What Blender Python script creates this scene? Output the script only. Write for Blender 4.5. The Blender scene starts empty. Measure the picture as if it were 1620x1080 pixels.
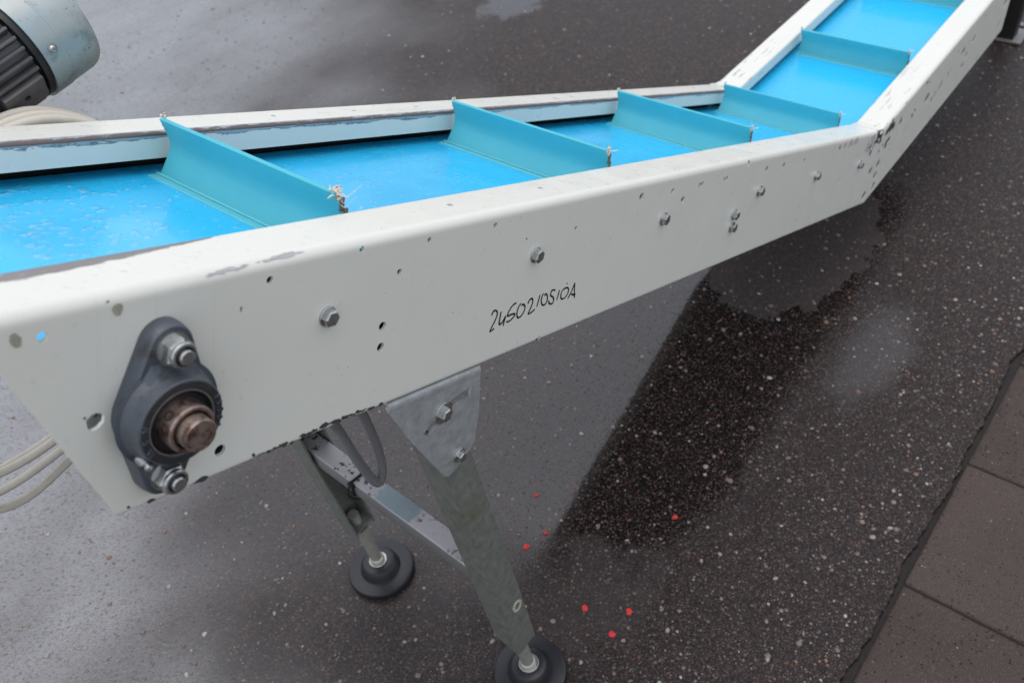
import bpy, bmesh, math, random
from math import sin, cos, tan, pi, radians, sqrt
from mathutils import Matrix, Vector, noise as mnoise

rnd = random.Random(7)
scene = bpy.context.scene
col = scene.collection

# ------------------------------------------------------------------ camera
cam_data = bpy.data.cameras.new('camera')
cam = bpy.data.objects.new('camera', cam_data)
col.objects.link(cam)
right = Vector((0.6161, -0.7807, -0.1048))
down = Vector((-0.5948, -0.3739, -0.7116))
fwd = Vector((0.5164, 0.5007, -0.6947))
cam.matrix_world = Matrix(((right.x, -down.x, -fwd.x, -1.6352),
                           (right.y, -down.y, -fwd.y, -0.4664),
                           (right.z, -down.z, -fwd.z, 1.3707),
                           (0, 0, 0, 1)))
cam_data.lens = 31.14
cam_data.sensor_width = 36.0
cam_data.clip_start = 0.02
cam_data.clip_end = 500
cam_data.dof.use_dof = True
cam_data.dof.focus_distance = 0.93
cam_data.dof.aperture_fstop = 8.0
scene.camera = cam

# ------------------------------------------------------------------ sky and sun (bright overcast, brightest beyond the conveyor)
SUN_EL, SUN_AZ = radians(86), math.atan2(0.9, 0.3)     # azimuth measured from +X towards +Y
world = bpy.data.worlds.new('World')
scene.world = world
world.use_nodes = True
wn = world.node_tree
for n in list(wn.nodes):
    wn.nodes.remove(n)
wo = wn.nodes.new('ShaderNodeOutputWorld')
bg = wn.nodes.new('ShaderNodeBackground')
sky = wn.nodes.new('ShaderNodeTexSky')
sky.sky_type = 'NISHITA'
sky.sun_disc = False
sky.sun_elevation = SUN_EL
sky.sun_rotation = pi / 2 - SUN_AZ
sky.air_density = 1.0
sky.dust_density = 2.0
sky.ozone_density = 1.0
hs = wn.nodes.new('ShaderNodeHueSaturation')
hs.inputs['Saturation'].default_value = 0.42
wn.links.new(sky.outputs[0], hs.inputs['Color'])
wn.links.new(hs.outputs[0], bg.inputs['Color'])
bg.inputs['Strength'].default_value = 0.15
wn.links.new(bg.outputs[0], wo.inputs['Surface'])

sun_data = bpy.data.lights.new('sun', 'SUN')
sun_data.energy = 0.5
sun_data.angle = radians(110)
sun_data.color = (1.0, 0.985, 0.97)
sun = bpy.data.objects.new('sun', sun_data)
col.objects.link(sun)
sd = Vector((cos(SUN_EL) * cos(SUN_AZ), cos(SUN_EL) * sin(SUN_AZ), sin(SUN_EL)))
sun.rotation_euler = sd.to_track_quat('Z', 'Y').to_euler()
sun.location = sd * 10

scene.view_settings.view_transform = 'Standard'
scene.view_settings.look = 'None'
scene.view_settings.exposure = 0.66
scene.view_settings.gamma = 1.0
scene.render.film_transparent = False
scene.cycles.max_bounces = 8
scene.cycles.use_denoising = True

# ------------------------------------------------------------------ frames
TH = radians(24.54)                 # incline of the first section
Z0 = 0.3638                         # height of the kink above the ground
S1 = Matrix(((cos(TH), 0, sin(TH), 0), (0, 1, 0, 0), (-sin(TH), 0, cos(TH), Z0), (0, 0, 0, 1)))
S2 = Matrix.Translation((0, 0, Z0))
ID = Matrix.Identity(4)
H, W, WF, HL, TB = 0.165, 0.381, 0.0575, 0.0266, tan(TH / 2)

def to1(x2, z2):                    # section-2 coordinates -> section-1 coordinates
    return (x2 * cos(TH) - z2 * sin(TH), x2 * sin(TH) + z2 * cos(TH))

# ------------------------------------------------------------------ node helper
class G:
    def __init__(s, name):
        s.m = bpy.data.materials.new(name)
        s.m.use_nodes = True
        s.t = s.m.node_tree
        s.b = s.t.nodes['Principled BSDF']
        s.out = s.t.nodes['Material Output']
        s._tc = None
    def n(s, typ, **kw):
        nd = s.t.nodes.new(typ)
        for k, v in kw.items():
            setattr(nd, k, v)
        return nd
    def put(s, sock, v):
        if v is None:
            return
        if isinstance(v, bpy.types.NodeSocket):
            s.t.links.new(v, sock)
        elif isinstance(v, (tuple, list)) and len(v) == 3 and sock.type == 'RGBA':
            sock.default_value = (*v, 1)
        else:
            sock.default_value = v
    def set(s, **kw):
        names = dict(color='Base Color', rough='Roughness', metal='Metallic', normal='Normal', ior='IOR',
                     coat='Coat Weight', coat_rough='Coat Roughness', coat_ior='Coat IOR', coat_normal='Coat Normal',
                     trans='Transmission Weight', spec='Specular IOR Level', sss='Subsurface Weight', sheen='Sheen Weight')
        for k, v in kw.items():
            s.put(s.b.inputs[names[k]], v)
        return s
    def obj(s):
        if s._tc is None:
            s._tc = s.n('ShaderNodeTexCoord')
        return s._tc.outputs['Object']
    def xyz(s, v=None):
        nd = s.n('ShaderNodeSeparateXYZ')
        s.put(nd.inputs[0], v or s.obj())
        return nd.outputs
    def map(s, scale=(1, 1, 1), loc=(0, 0, 0), rot=(0, 0, 0), v=None):
        nd = s.n('ShaderNodeMapping')
        s.put(nd.inputs[0], v or s.obj())
        nd.inputs['Location'].default_value = loc
        nd.inputs['Rotation'].default_value = rot
        nd.inputs['Scale'].default_value = scale
        return nd.outputs[0]
    def noise(s, scale, detail=3, rough=0.55, v=None, dist=0.0, color=False):
        nd = s.n('ShaderNodeTexNoise')
        s.put(nd.inputs['Vector'], v or s.obj())
        nd.inputs['Scale'].default_value = scale
        nd.inputs['Detail'].default_value = detail
        nd.inputs['Roughness'].default_value = rough
        nd.inputs['Distortion'].default_value = dist
        return nd.outputs['Color' if color else 'Fac']
    def vor(s, scale, v=None, feature='F1', dims='3D', rand=1.0):
        nd = s.n('ShaderNodeTexVoronoi', feature=feature, voronoi_dimensions=dims)
        s.put(nd.inputs['Vector'], v or s.obj())
        nd.inputs['Scale'].default_value = scale
        nd.inputs['Randomness'].default_value = rand
        return nd.outputs
    def math(s, op, a, b=None, c=None, clamp=False):
        nd = s.n('ShaderNodeMath', operation=op, use_clamp=clamp)
        s.put(nd.inputs[0], a)
        if b is not None:
            s.put(nd.inputs[1], b)
        if c is not None:
            s.put(nd.inputs[2], c)
        return nd.outputs[0]
    def mul(s, a, b): return s.math('MULTIPLY', a, b)
    def add(s, a, b): return s.math('ADD', a, b)
    def sub(s, a, b): return s.math('SUBTRACT', a, b)
    def mx(s, a, b): return s.math('MAXIMUM', a, b)
    def step(s, a, lo, hi):                        # smooth 0..1 between lo and hi
        nd = s.n('ShaderNodeMapRange', interpolation_type='SMOOTHSTEP')
        s.put(nd.inputs[0], a)
        nd.inputs[1].default_value = lo
        nd.inputs[2].default_value = hi
        return nd.outputs[0]
    def lin(s, a, lo, hi, o0, o1):
        nd = s.n('ShaderNodeMapRange')
        s.put(nd.inputs[0], a)
        for i, v in enumerate((lo, hi, o0, o1)):
            nd.inputs[i + 1].default_value = v
        return nd.outputs[0]
    def mix(s, f, a, b):
        nd = s.n('ShaderNodeMix', data_type='RGBA')
        s.put(nd.inputs[0], f)
        s.put(nd.inputs[6], a)
        s.put(nd.inputs[7], b)
        return nd.outputs[2]
    def fmix(s, f, a, b):
        nd = s.n('ShaderNodeMix', data_type='FLOAT')
        s.put(nd.inputs[0], f)
        s.put(nd.inputs[2], a)
        s.put(nd.inputs[3], b)
        return nd.outputs[0]
    def ramp(s, f, stops, interp='LINEAR'):
        nd = s.n('ShaderNodeValToRGB')
        nd.color_ramp.interpolation = interp
        el = nd.color_ramp.elements
        while len(el) < len(stops):
            el.new(0.5)
        for e, (p, c) in zip(el, stops):
            e.position = p
            e.color = (*c, 1)
        s.put(nd.inputs[0], f)
        return nd.outputs[0]
    def bump(s, h, strength=0.3, dist=0.001, normal=None):
        nd = s.n('ShaderNodeBump')
        nd.inputs['Strength'].default_value = strength
        nd.inputs['Distance'].default_value = dist
        s.put(nd.inputs['Height'], h)
        if normal is not None:
            s.put(nd.inputs['Normal'], normal)
        return nd.outputs[0]

MAT = {}

def simple(name, color, rough=0.5, metal=0.0, var=0.0, vscale=60, bump=0.0, bscale=300, bdist=0.0005, **kw):
    g = G(name)
    c = color
    if var:
        n = g.noise(vscale, 4)
        c = g.mix(n, tuple(v * (1 - var) for v in color), tuple(min(1, v * (1 + var)) for v in color))
    g.set(color=c, rough=rough, metal=metal, **kw)
    if bump:
        g.set(normal=g.bump(g.noise(bscale, 3), bump, bdist))
    MAT[name] = g.m
    return g.m

# ------------------------------------------------------------------ materials
def asphalt_material():
    g = G('wet_asphalt')
    o = g.obj()
    x, y, z = g.xyz()
    v2 = g.map((1, 1, 0))
    base_n = g.noise(7, 5, 0.6, v2)
    fine = g.noise(420, 3, 0.7, v2)
    base = g.mix(base_n, (0.014, 0.0105, 0.0108), (0.026, 0.0198, 0.0202))
    base = g.mix(g.step(fine, 0.48, 0.80), base, (0.042, 0.034, 0.032))
    pk = g.vor(260, v2, dims='2D')
    pks = g.n('ShaderNodeSeparateColor')
    g.put(pks.inputs[0], pk['Color'])
    base = g.mix(g.mul(g.step(pk['Distance'], 0.75, 0.25), 0.85), base, g.ramp(pks.outputs[0], [(0.0, (0.009, 0.007, 0.007)), (0.45, (0.020, 0.0148, 0.0145)), (0.8, (0.038, 0.028, 0.0255)), (1.0, (0.066, 0.047, 0.038))]))
    # embedded aggregate, three sizes
    warp = g.n('ShaderNodeVectorMath', operation='ADD')
    wn_ = g.n('ShaderNodeVectorMath', operation='SCALE')
    g.put(wn_.inputs[0], g.noise(160, 2, 0.5, v2, color=True))
    wn_.inputs['Scale'].default_value = 0.004
    g.put(warp.inputs[0], v2)
    g.put(warp.inputs[1], wn_.outputs[0])
    wv = warp.outputs[0]
    colr, hsum, chipm = base, None, None
    palette = [(0.0, (0.035, 0.028, 0.026)), (0.30, (0.075, 0.060, 0.052)), (0.50, (0.115, 0.092, 0.080)),
               (0.62, (0.15, 0.070, 0.040)), (0.72, (0.075, 0.030, 0.026)), (0.82, (0.20, 0.172, 0.148)), (0.93, (0.10, 0.08, 0.068)), (1.0, (0.17, 0.13, 0.098))]
    hs = []
    for sc, dens, r0, r1 in ((380, 0.50, 0.10, 0.45), (210, 0.36, 0.14, 0.44), (120, 0.24, 0.12, 0.38)):
        vo = g.vor(sc, wv, dims='2D')
        sep = g.n('ShaderNodeSeparateColor')
        g.put(sep.inputs[0], vo['Color'])
        on = g.math('LESS_THAN', sep.outputs[0], dens)
        rad = g.lin(sep.outputs[1], 0, 1, r0, r1)
        m = g.mul(on, g.step(g.sub(rad, vo['Distance']), 0.0, 0.07))
        cc = g.ramp(sep.outputs[2], palette)
        colr = g.mix(g.mul(m, 0.9), colr, cc)
        chipm = m if chipm is None else g.mx(chipm, m)
        hs.append(g.mul(m, 0.0016 * 210 / sc / 0.0016))
    hsum = g.add(g.add(g.add(hs[0], hs[1]), hs[2]), g.mul(g.step(pk['Distance'], 0.7, 0.1), 0.7))
    # sheltered, drier strip below the conveyor: paler, no water film
    px = g.math('POWER', g.math('DIVIDE', g.sub(x, 0.02), 0.27), 2.0)
    py = g.math('POWER', g.math('DIVIDE', g.sub(y, 0.155), 0.15), 2.0)
    dn = g.mul(g.sub(g.noise(13, 6, 0.65, v2), 0.5), 2.2)
    dry = g.step(g.add(g.sub(1.25, g.add(px, py)), dn), 0.0, 0.10)
    qx = g.math('POWER', g.math('DIVIDE', g.sub(x, -1.03), 0.16), 2.0)
    qy = g.math('POWER', g.math('DIVIDE', g.sub(y, 0.03), 0.13), 2.0)
    dry2 = g.mul(g.step(g.add(g.sub(1.0, g.add(qx, qy)), g.mul(dn, 1.2)), 0.0, 0.9), 0.7)
    dryall = g.mx(dry, dry2)
    colr = g.mix(g.mul(dryall, 0.45), colr, (0.075, 0.062, 0.058))
    # how smooth the water film lies
    wet = g.noise(2.2, 3, 0.5, g.map((1, 1, 0), (3.1, 0.7, 0)))
    wn2 = g.sub(wet, 0.5)
    film = g.step(g.add(g.sub(y, g.mul(x, 0.9)), g.mul(wn2, 1.6)), 0.90, 2.75)          # wetter towards the back and left
    right_side = g.step(g.add(y, g.mul(wn2, 0.30)), -0.13, 0.03)
    near_side = g.step(g.add(g.add(x, g.mul(y, 0.55)), g.mul(wn2, 0.35)), -1.16, -0.86)
    far_side = g.step(g.add(y, g.mul(wn2, 0.3)), 0.95, 0.70)
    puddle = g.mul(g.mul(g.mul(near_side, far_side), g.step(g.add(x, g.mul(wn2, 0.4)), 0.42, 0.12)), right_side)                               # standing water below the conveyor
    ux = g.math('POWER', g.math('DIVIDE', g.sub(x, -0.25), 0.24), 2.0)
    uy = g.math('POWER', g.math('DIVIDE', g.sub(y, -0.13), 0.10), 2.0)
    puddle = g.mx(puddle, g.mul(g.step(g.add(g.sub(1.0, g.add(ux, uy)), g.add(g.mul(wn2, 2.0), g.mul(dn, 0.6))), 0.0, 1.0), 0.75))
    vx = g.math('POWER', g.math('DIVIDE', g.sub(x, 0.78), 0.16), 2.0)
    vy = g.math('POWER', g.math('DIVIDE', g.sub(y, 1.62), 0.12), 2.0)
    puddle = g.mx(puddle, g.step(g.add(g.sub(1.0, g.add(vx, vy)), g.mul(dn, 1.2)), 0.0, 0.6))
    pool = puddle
    streak = g.noise(1.0, 4, 0.6, g.map((1.4, 5.0, 0), (0.3, 0.2, 0), (0, 0, 0.6)))
    frough = g.fmix(film, 0.36, g.lin(streak, 0.35, 0.65, 0.12, 0.24))
    crough = g.fmix(pool, frough, 0.0)
    coat = g.fmix(pool, g.fmix(film, 0.05, g.lin(streak, 0.35, 0.65, 1.0, 0.72)), 0.95)
    coat = g.mul(coat, g.mul(g.sub(1.0, g.mul(dryall, 0.94)), g.sub(1.0, g.mul(chipm, 0.85))))
    hrough = g.add(g.mul(g.noise(330, 3, 0.6, v2), 1.0), g.mul(g.noise(120, 2, 0.5, v2), 0.9))
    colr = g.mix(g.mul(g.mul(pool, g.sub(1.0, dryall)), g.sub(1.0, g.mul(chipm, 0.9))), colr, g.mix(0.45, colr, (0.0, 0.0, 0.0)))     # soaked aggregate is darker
    mixb = g.n('ShaderNodeMix', data_type='VECTOR')
    g.put(mixb.inputs[0], pool)
    g.put(mixb.inputs[4], g.bump(g.add(hsum, g.mul(hrough, 0.8)), 0.55, 0.0011))
    g.put(mixb.inputs[5], g.bump(g.add(hsum, g.mul(hrough, 0.8)), 0.05, 0.0011))
    g.set(color=colr, rough=g.fmix(dryall, g.fmix(pool, g.fmix(film, 0.40, 0.22), 0.04), 0.85), spec=g.fmix(dryall, g.fmix(pool, g.fmix(film, 0.14, 0.9), 0.10), 0.2),
          normal=mixb.outputs[1],
          coat=coat, coat_rough=crough, coat_ior=g.fmix(pool, g.fmix(g.mul(film, film), 1.45, 3.1), 1.62))
    nb1 = g.bump(g.add(hrough, g.mul(hsum, 0.4)), 0.42, 0.0011)
    nb2 = g.bump(g.add(g.noise(24, 2, 0.4, v2), g.add(g.mul(g.noise(150, 2, 0.5, v2), 0.22), g.mul(hsum, 0.10))), 0.11, 0.0012)
    mixn = g.n('ShaderNodeMix', data_type='VECTOR')
    g.put(mixn.inputs[0], pool)
    g.put(mixn.inputs[4], nb1)
    g.put(mixn.inputs[5], nb2)
    g.set(coat_normal=mixn.outputs[1])
    MAT['asphalt'] = g.m

def paver_material():
    g = G('damp_concrete_paver')
    inf = g.n('ShaderNodeObjectInfo')
    wp = g.n('ShaderNodeNewGeometry').outputs['Position']
    n = g.noise(6, 5, 0.6, wp)
    f = g.noise(500, 2, 0.7, wp)
    c = g.mix(n, (0.050, 0.037, 0.032), (0.088, 0.066, 0.056))
    c = g.mix(g.step(f, 0.55, 0.72), c, (0.16, 0.13, 0.112))
    vo = g.vor(210, wp)
    sep = g.n('ShaderNodeSeparateColor')
    g.put(sep.inputs[0], vo['Color'])
    m = g.mul(g.math('LESS_THAN', sep.outputs[0], 0.34), g.step(g.sub(g.lin(sep.outputs[2], 0, 1, 0.2, 0.45), vo['Distance']), 0, 0.1))
    c = g.mix(m, c, g.ramp(sep.outputs[1], [(0, (0.012, 0.010, 0.010)), (0.82, (0.03, 0.024, 0.02)), (0.95, (0.20, 0.16, 0.13)), (1, (0.30, 0.26, 0.22))]))
    hv = g.n('ShaderNodeHueSaturation')
    g.put(hv.inputs['Color'], c)
    g.put(hv.inputs['Value'], g.lin(inf.outputs['Random'], 0, 1, 0.88, 1.12))
    g.set(color=hv.outputs[0], rough=0.75, spec=0.2, normal=g.bump(g.add(g.mul(f, 1.3), g.sub(g.mul(g.noise(60, 4, 0.6, wp), 2.0), g.mul(m, 0.6))), 0.8, 0.0016), coat=0.08, coat_rough=0.3, coat_ior=1.33)
    MAT['paver'] = g.m

def paint_material(name, wear):
    g = G(name)
    x, y, z = g.xyz()
    lo = g.noise(5, 4, 0.6)
    c = g.mix(lo, (0.70, 0.69, 0.61), (0.755, 0.745, 0.675))
    # faint vertical water runs and grey handling grime
    runs = g.noise(1.0, 4, 0.6, g.map((170, 170, 6)))
    c = g.mix(g.mul(g.step(runs, 0.58, 0.76), 0.16), c, (0.40, 0.38, 0.34))
    gr = g.mul(g.step(g.noise(38, 5, 0.7), 0.60, 0.74), g.step(g.noise(6, 2), 0.45, 0.65))
    c = g.mix(g.mul(gr, 0.10), c, (0.22, 0.205, 0.19))
    vo = g.vor(95)
    sep = g.n('ShaderNodeSeparateColor')
    g.put(sep.inputs[0], vo['Color'])
    sp = g.mul(g.math('LESS_THAN', sep.outputs[0], 0.03), g.step(g.sub(g.lin(sep.outputs[1], 0, 1, 0.02, 0.09), vo['Distance']), 0, 0.03))
    mask = g.mul(sp, 0.8)
    en = g.noise(1.0, 5, 0.7, g.map((55, 220, 220)))
    en2 = g.noise(1.0, 5, 0.65, g.map((14, 90, 90)))
    metal = None
    if wear == 'near':                 # scuffed inner flange edge towards the discharge end
        a = g.mul(g.step(x, -1.45, -1.66), 0.016)
        b = g.step(g.sub(g.add(y, g.mul(g.sub(en, 0.5), 0.012)), g.sub(0.0578, a)), -0.0005, 0.0012)
        b = g.mul(b, g.math('GREATER_THAN', z, -0.012))
        bot = g.mul(g.step(g.add(g.mul(z, -1.0), g.mul(g.sub(en, 0.5), 0.016)), 0.1615, 0.1645),
                    g.mul(g.step(x, -1.56, -1.50), g.step(x, -1.36, -1.41)))
        mask = g.mx(mask, g.mx(g.mul(b, 0.9), bot))
        metal = g.mul(b, 0.9)
        wc = g.mix(g.math('GREATER_THAN', z, -0.02), (0.045, 0.032, 0.027), g.mix(en2, (0.20, 0.165, 0.155), (0.34, 0.30, 0.29)))
    elif wear == 'far':                # bare galvanised band along the top of the inner lip
        inner = g.math('LESS_THAN', y, W - WF + 0.006)
        edge = g.add(g.add(0.0065, g.mul(g.sub(en2, 0.5), 0.016)), g.mul(g.sub(en, 0.5), 0.006))
        band = g.mul(inner, g.step(g.add(z, edge), -0.0004, 0.0004))
        fl = g.mul(g.math('GREATER_THAN', z, -0.004), g.step(g.add(g.sub(W - WF + 0.004, y), g.mul(g.sub(en, 0.5), 0.016)), 0.0, 0.002))
        rim = g.mul(inner, g.math('LESS_THAN', g.math('ABSOLUTE', g.add(z, edge)), 0.0009))
        mask = g.mx(mask, g.mx(band, fl))
        metal = g.mul(band, 0.5)
        wc = g.mix(fl, g.mix(en, (0.30, 0.33, 0.35), (0.50, 0.54, 0.56)), (0.16, 0.125, 0.115))
        wc = g.mix(g.mul(rim, 0.6), wc, (0.14, 0.12, 0.115))
    else:
        k = g.step(x, 0.40, -0.02)
        fl = g.mul(g.mul(g.math('GREATER_THAN', z, -0.02), k), g.step(g.add(en2, g.mul(k, 0.04)), 0.60, 0.66))
        mask = g.mx(mask, g.mul(fl, 0.65))
        wc = (0.20, 0.165, 0.155)
    c = g.mix(mask, c, wc if not isinstance(wc, tuple) else wc)
    g.set(color=c, rough=g.fmix(mask, g.lin(g.noise(30, 3), 0.3, 0.7, 0.26, 0.42), 0.5), normal=g.bump(g.sub(g.mul(g.noise(7, 2), 2.2), g.mul(mask, 0.25)), 0.25, 0.0006),
          coat=0.15, coat_rough=0.12)
    if metal is not None:
        g.set(metal=metal)
    MAT[name] = g.m

def galv_material(name, dark, light, grime=0.3, olive=0.5, metal=(0.5, 0.25), rough=(0.32, 0.58)):
    g = G(name)
    vo = g.vor(110)
    sep = g.n('ShaderNodeSeparateColor')
    g.put(sep.inputs[0], vo['Color'])
    n = g.noise(85, 6, 0.75)
    c = g.mix(g.step(g.add(g.mul(n, 0.9), g.mul(sep.outputs[0], 0.10)), 0.25, 0.8), dark, light)
    gm = g.step(g.noise(18, 5, 0.7), 0.45, 0.68)
    c = g.mix(g.mul(gm, grime), c, (0.085, 0.085, 0.06))
    wt = g.step(g.noise(1.0, 5, 0.7, g.map((150, 150, 40))), 0.58, 0.70)
    c = g.mix(g.mul(wt, 0.15), c, (0.42, 0.43, 0.42))
    ol = g.step(g.noise(9, 3), 0.52, 0.7)
    c = g.mix(g.mul(ol, olive * 0.4), c, (0.14, 0.12, 0.03))
    g.set(color=c, metal=g.lin(gm, 0, 1, *metal), rough=g.lin(n, 0.2, 0.8, *rough), normal=g.bump(n, 0.05, 0.0004))
    MAT[name] = g.m

def belt_material():
    g = G('blue_belt')
    n = g.noise(9, 4, 0.6)
    c = g.mix(n, (0.020, 0.47, 0.82), (0.030, 0.51, 0.86))
    sm = g.mul(g.step(g.noise(1.0, 4, 0.65, g.map((9, 14, 9)), dist=1.2), 0.60, 0.75), 0.12)
    c = g.mix(sm, c, (0.30, 0.60, 0.80))
    dots = g.step(g.noise(75, 3, 0.6), 0.66, 0.72)
    c = g.mix(g.mul(dots, 0.10), c, (0.0, 0.2, 0.52))
    g.set(color=c, rough=g.lin(g.noise(20, 3), 0.3, 0.7, 0.20, 0.36), normal=g.bump(g.noise(6, 2), 0.15, 0.002), coat=0.25, coat_rough=0.08)
    MAT['belt'] = g.m

def cleat_material(name, cols, transl):
    g = G(name)
    n = g.noise(28, 4, 0.65)
    c = g.mix(n, cols[0], cols[1])
    weave = g.noise(1.0, 2, 0.5, g.map((900, 420, 420)))
    g.set(color=c, rough=0.36, normal=g.bump(weave, 0.12, 0.0004))
    tr = g.n('ShaderNodeBsdfTranslucent')
    g.put(tr.inputs['Color'], c)
    mx = g.n('ShaderNodeMixShader')
    mx.inputs[0].default_value = transl
    g.t.links.new(g.b.outputs[0], mx.inputs[1])
    g.t.links.new(tr.outputs[0], mx.inputs[2])
    g.t.links.new(mx.outputs[0], g.out.inputs['Surface'])
    MAT[name] = g.m

def cast_iron_material():
    g = G('grey_cast_paint')
    n = g.noise(55, 5, 0.7)
    c = g.mix(g.noise(14, 4), (0.050, 0.060, 0.074), (0.074, 0.086, 0.104))
    gm = g.step(n, 0.56, 0.66)
    c = g.mix(g.mul(gm, 0.75), c, (0.030, 0.026, 0.025))
    rs = g.mul(g.step(g.noise(30, 4, 0.7), 0.63, 0.70), g.step(g.noise(11, 2), 0.48, 0.6))
    c = g.mix(rs, c, (0.12, 0.035, 0.018))
    g.set(color=c, rough=g.lin(n, 0.3, 0.7, 0.34, 0.6), normal=g.bump(g.noise(260, 4), 0.55, 0.0008), coat=0.25, coat_rough=0.3)
    MAT['cast'] = g.m

def rust_material():
    g = G('rusty_shaft_steel')
    n = g.noise(75, 5, 0.7)
    c = g.ramp(n, [(0.25, (0.06, 0.033, 0.024)), (0.42, (0.16, 0.10, 0.075)), (0.56, (0.40, 0.31, 0.27)), (0.75, (0.16, 0.13, 0.04))])
    g.set(color=c, metal=0.8, rough=g.lin(n, 0.3, 0.7, 0.22, 0.5), normal=g.bump(n, 0.35, 0.0006))
    MAT['rust'] = g.m

def fan_cover_material():
    g = G('galvanised_fan_cover')
    n = g.noise(20, 5, 0.65)
    c = g.mix(n, (0.29, 0.32, 0.305), (0.50, 0.53, 0.51))
    c = g.mix(g.mul(g.step(g.noise(9, 2), 0.50, 0.62), 0.42), c, (0.20, 0.37, 0.43))
    vo = g.vor(75)
    sep = g.n('ShaderNodeSeparateColor')
    g.put(sep.inputs[0], vo['Color'])
    sp = g.mul(g.math('LESS_THAN', sep.outputs[0], 0.36), g.step(g.sub(g.lin(sep.outputs[1], 0, 1, 0.08, 0.42), vo['Distance']), 0, 0.12))
    sp = g.mx(g.mul(g.step(g.noise(190, 3, 0.6), 0.64, 0.70), g.step(g.noise(30, 2), 0.40, 0.55)), g.mul(sp, 0.0))
    c = g.mix(g.mul(sp, 0.75), c, (0.055, 0.055, 0.05))
    gm = g.step(g.noise(30, 5, 0.7), 0.52, 0.70)
    c = g.mix(g.mul(gm, 0.55), c, (0.13, 0.125, 0.11))
    g.set(color=c, rough=0.42, metal=0.35, normal=g.bump(n, 0.1, 0.0005))
    MAT['fan_cover'] = g.m

def dusty_bar_material():
    g = G('dusty_crossbar')
    x, y, z = g.xyz()
    n = g.noise(60, 4, 0.6)
    dirt = g.step(g.noise(150, 3, 0.6), 0.55, 0.63)
    dirt = g.mul(dirt, g.step(g.noise(22, 2), 0.42, 0.55))
    dust = g.mix(dirt, (0.46, 0.43, 0.44), (0.06, 0.040, 0.030))
    clean = g.mix(n, (0.30, 0.37, 0.39), (0.40, 0.47, 0.49))
    band = g.mul(g.step(g.add(y, g.mul(g.sub(n, 0.5), 0.02)), 0.150, 0.156), g.step(g.add(y, g.mul(g.sub(n, 0.5), 0.02)), 0.222, 0.216))
    top = g.step(z, 0.0135, 0.0148)
    c = g.mix(top, (0.36, 0.36, 0.35), g.mix(band, dust, clean))
    g.set(color=c, metal=g.fmix(g.mul(top, g.sub(1.0, band)), 0.7, 0.15), rough=g.fmix(top, 0.4, 0.55))
    MAT['crossbar'] = g.m

asphalt_material(); paver_material()
paint_material('paint_near', 'near'); paint_material('paint_far', 'far'); paint_material('paint_flat', 'flat')
galv_material('galv', (0.36, 0.38, 0.38), (0.54, 0.56, 0.56), 0.25, 0.3)
galv_material('galv_leg', (0.19, 0.205, 0.175), (0.32, 0.335, 0.295), 0.35, 0.7)
galv_material('zinc', (0.42, 0.43, 0.42), (0.60, 0.60, 0.58), 0.35, 0.3, (0.95, 0.7), (0.2, 0.42))
belt_material()
cleat_material('cleat', ((0.125, 0.66, 0.75), (0.165, 0.715, 0.80)), 0.42)
cleat_material('cleat_base', ((0.12, 0.58, 0.68), (0.16, 0.63, 0.70)), 0.15)
cast_iron_material(); rust_material(); fan_cover_material(); dusty_bar_material()
simple('bare_frayed', (0.76, 0.68, 0.57), 0.8, var=0.2)
simple('cleat_cut', (0.16, 0.135, 0.10), 0.8, var=0.7, vscale=300)
simple('rubber', (0.014, 0.014, 0.017), 0.36, var=0.4, vscale=40, bump=0.2)
simple('black', (0.010, 0.010, 0.011), 0.45)
simple('cast_dark', (0.030, 0.031, 0.034), 0.5, 0.1, var=0.6, vscale=150, bump=0.5, bscale=260)
simple('seal', (0.014, 0.015, 0.017), 0.35)
simple('steel_ring', (0.42, 0.36, 0.32), 0.4, 0.8, var=0.3, vscale=200)
simple('motor_body', (0.105, 0.099, 0.100), 0.45, 0.2, var=0.5, vscale=50, bump=0.25)
simple('cable', (0.60, 0.55, 0.46), 0.5, var=0.15, vscale=40, bump=0.1, bscale=120)
simple('rod', (0.46, 0.44, 0.37), 0.35, 0.45, var=0.35, vscale=120)
simple('hose', (0.30, 0.305, 0.31), 0.25, 0.45, var=0.15)
simple('ink', (0.008, 0.008, 0.008), 0.4)
simple('chip_dark', (0.06, 0.050, 0.045), 0.7, var=0.5, vscale=300)
simple('chip_grey', (0.47, 0.45, 0.45), 0.55, var=0.3, vscale=300)
simple('chip_tan', (0.36, 0.335, 0.27), 0.6, var=0.45, vscale=250)
simple('red', (0.62, 0.020, 0.020), 0.45, var=0.3, vscale=200)
simple('dark_steel', (0.028, 0.027, 0.026), 0.55, 0.3, var=0.3)
simple('plate_grey', (0.20, 0.19, 0.19), 0.5, 0.4, var=0.2)
simple('soil', (0.022, 0.019, 0.016), 0.95, var=0.5, vscale=90, bump=0.6, bscale=150, bdist=0.004)
simple('moss', (0.028, 0.026, 0.014), 0.95, var=0.5, vscale=200)
simple('concrete_far', (0.075, 0.065, 0.058), 0.7, var=0.3, vscale=8)
for i, c in enumerate(((0.26, 0.215, 0.175), (0.18, 0.135, 0.10), (0.18, 0.075, 0.038), (0.36, 0.325, 0.28), (0.12, 0.093, 0.082))):
    simple('stone%d' % i, c, 0.5, var=0.2, vscale=300, coat=0.6, coat_rough=0.25, coat_ior=1.5)
wg = G('water')
wg.set(color=(1, 1, 1), rough=0.0, trans=1.0, ior=1.33)
tp = wg.n('ShaderNodeBsdfTransparent')
gl = wg.n('ShaderNodeBsdfGlossy')
gl.inputs['Roughness'].default_value = 0.03
fr = wg.n('ShaderNodeFresnel')
fr.inputs['IOR'].default_value = 1.6
m1 = wg.n('ShaderNodeMixShader')
m1.inputs[0].default_value = 0.0
wg.t.links.new(tp.outputs[0], m1.inputs[1])
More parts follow.
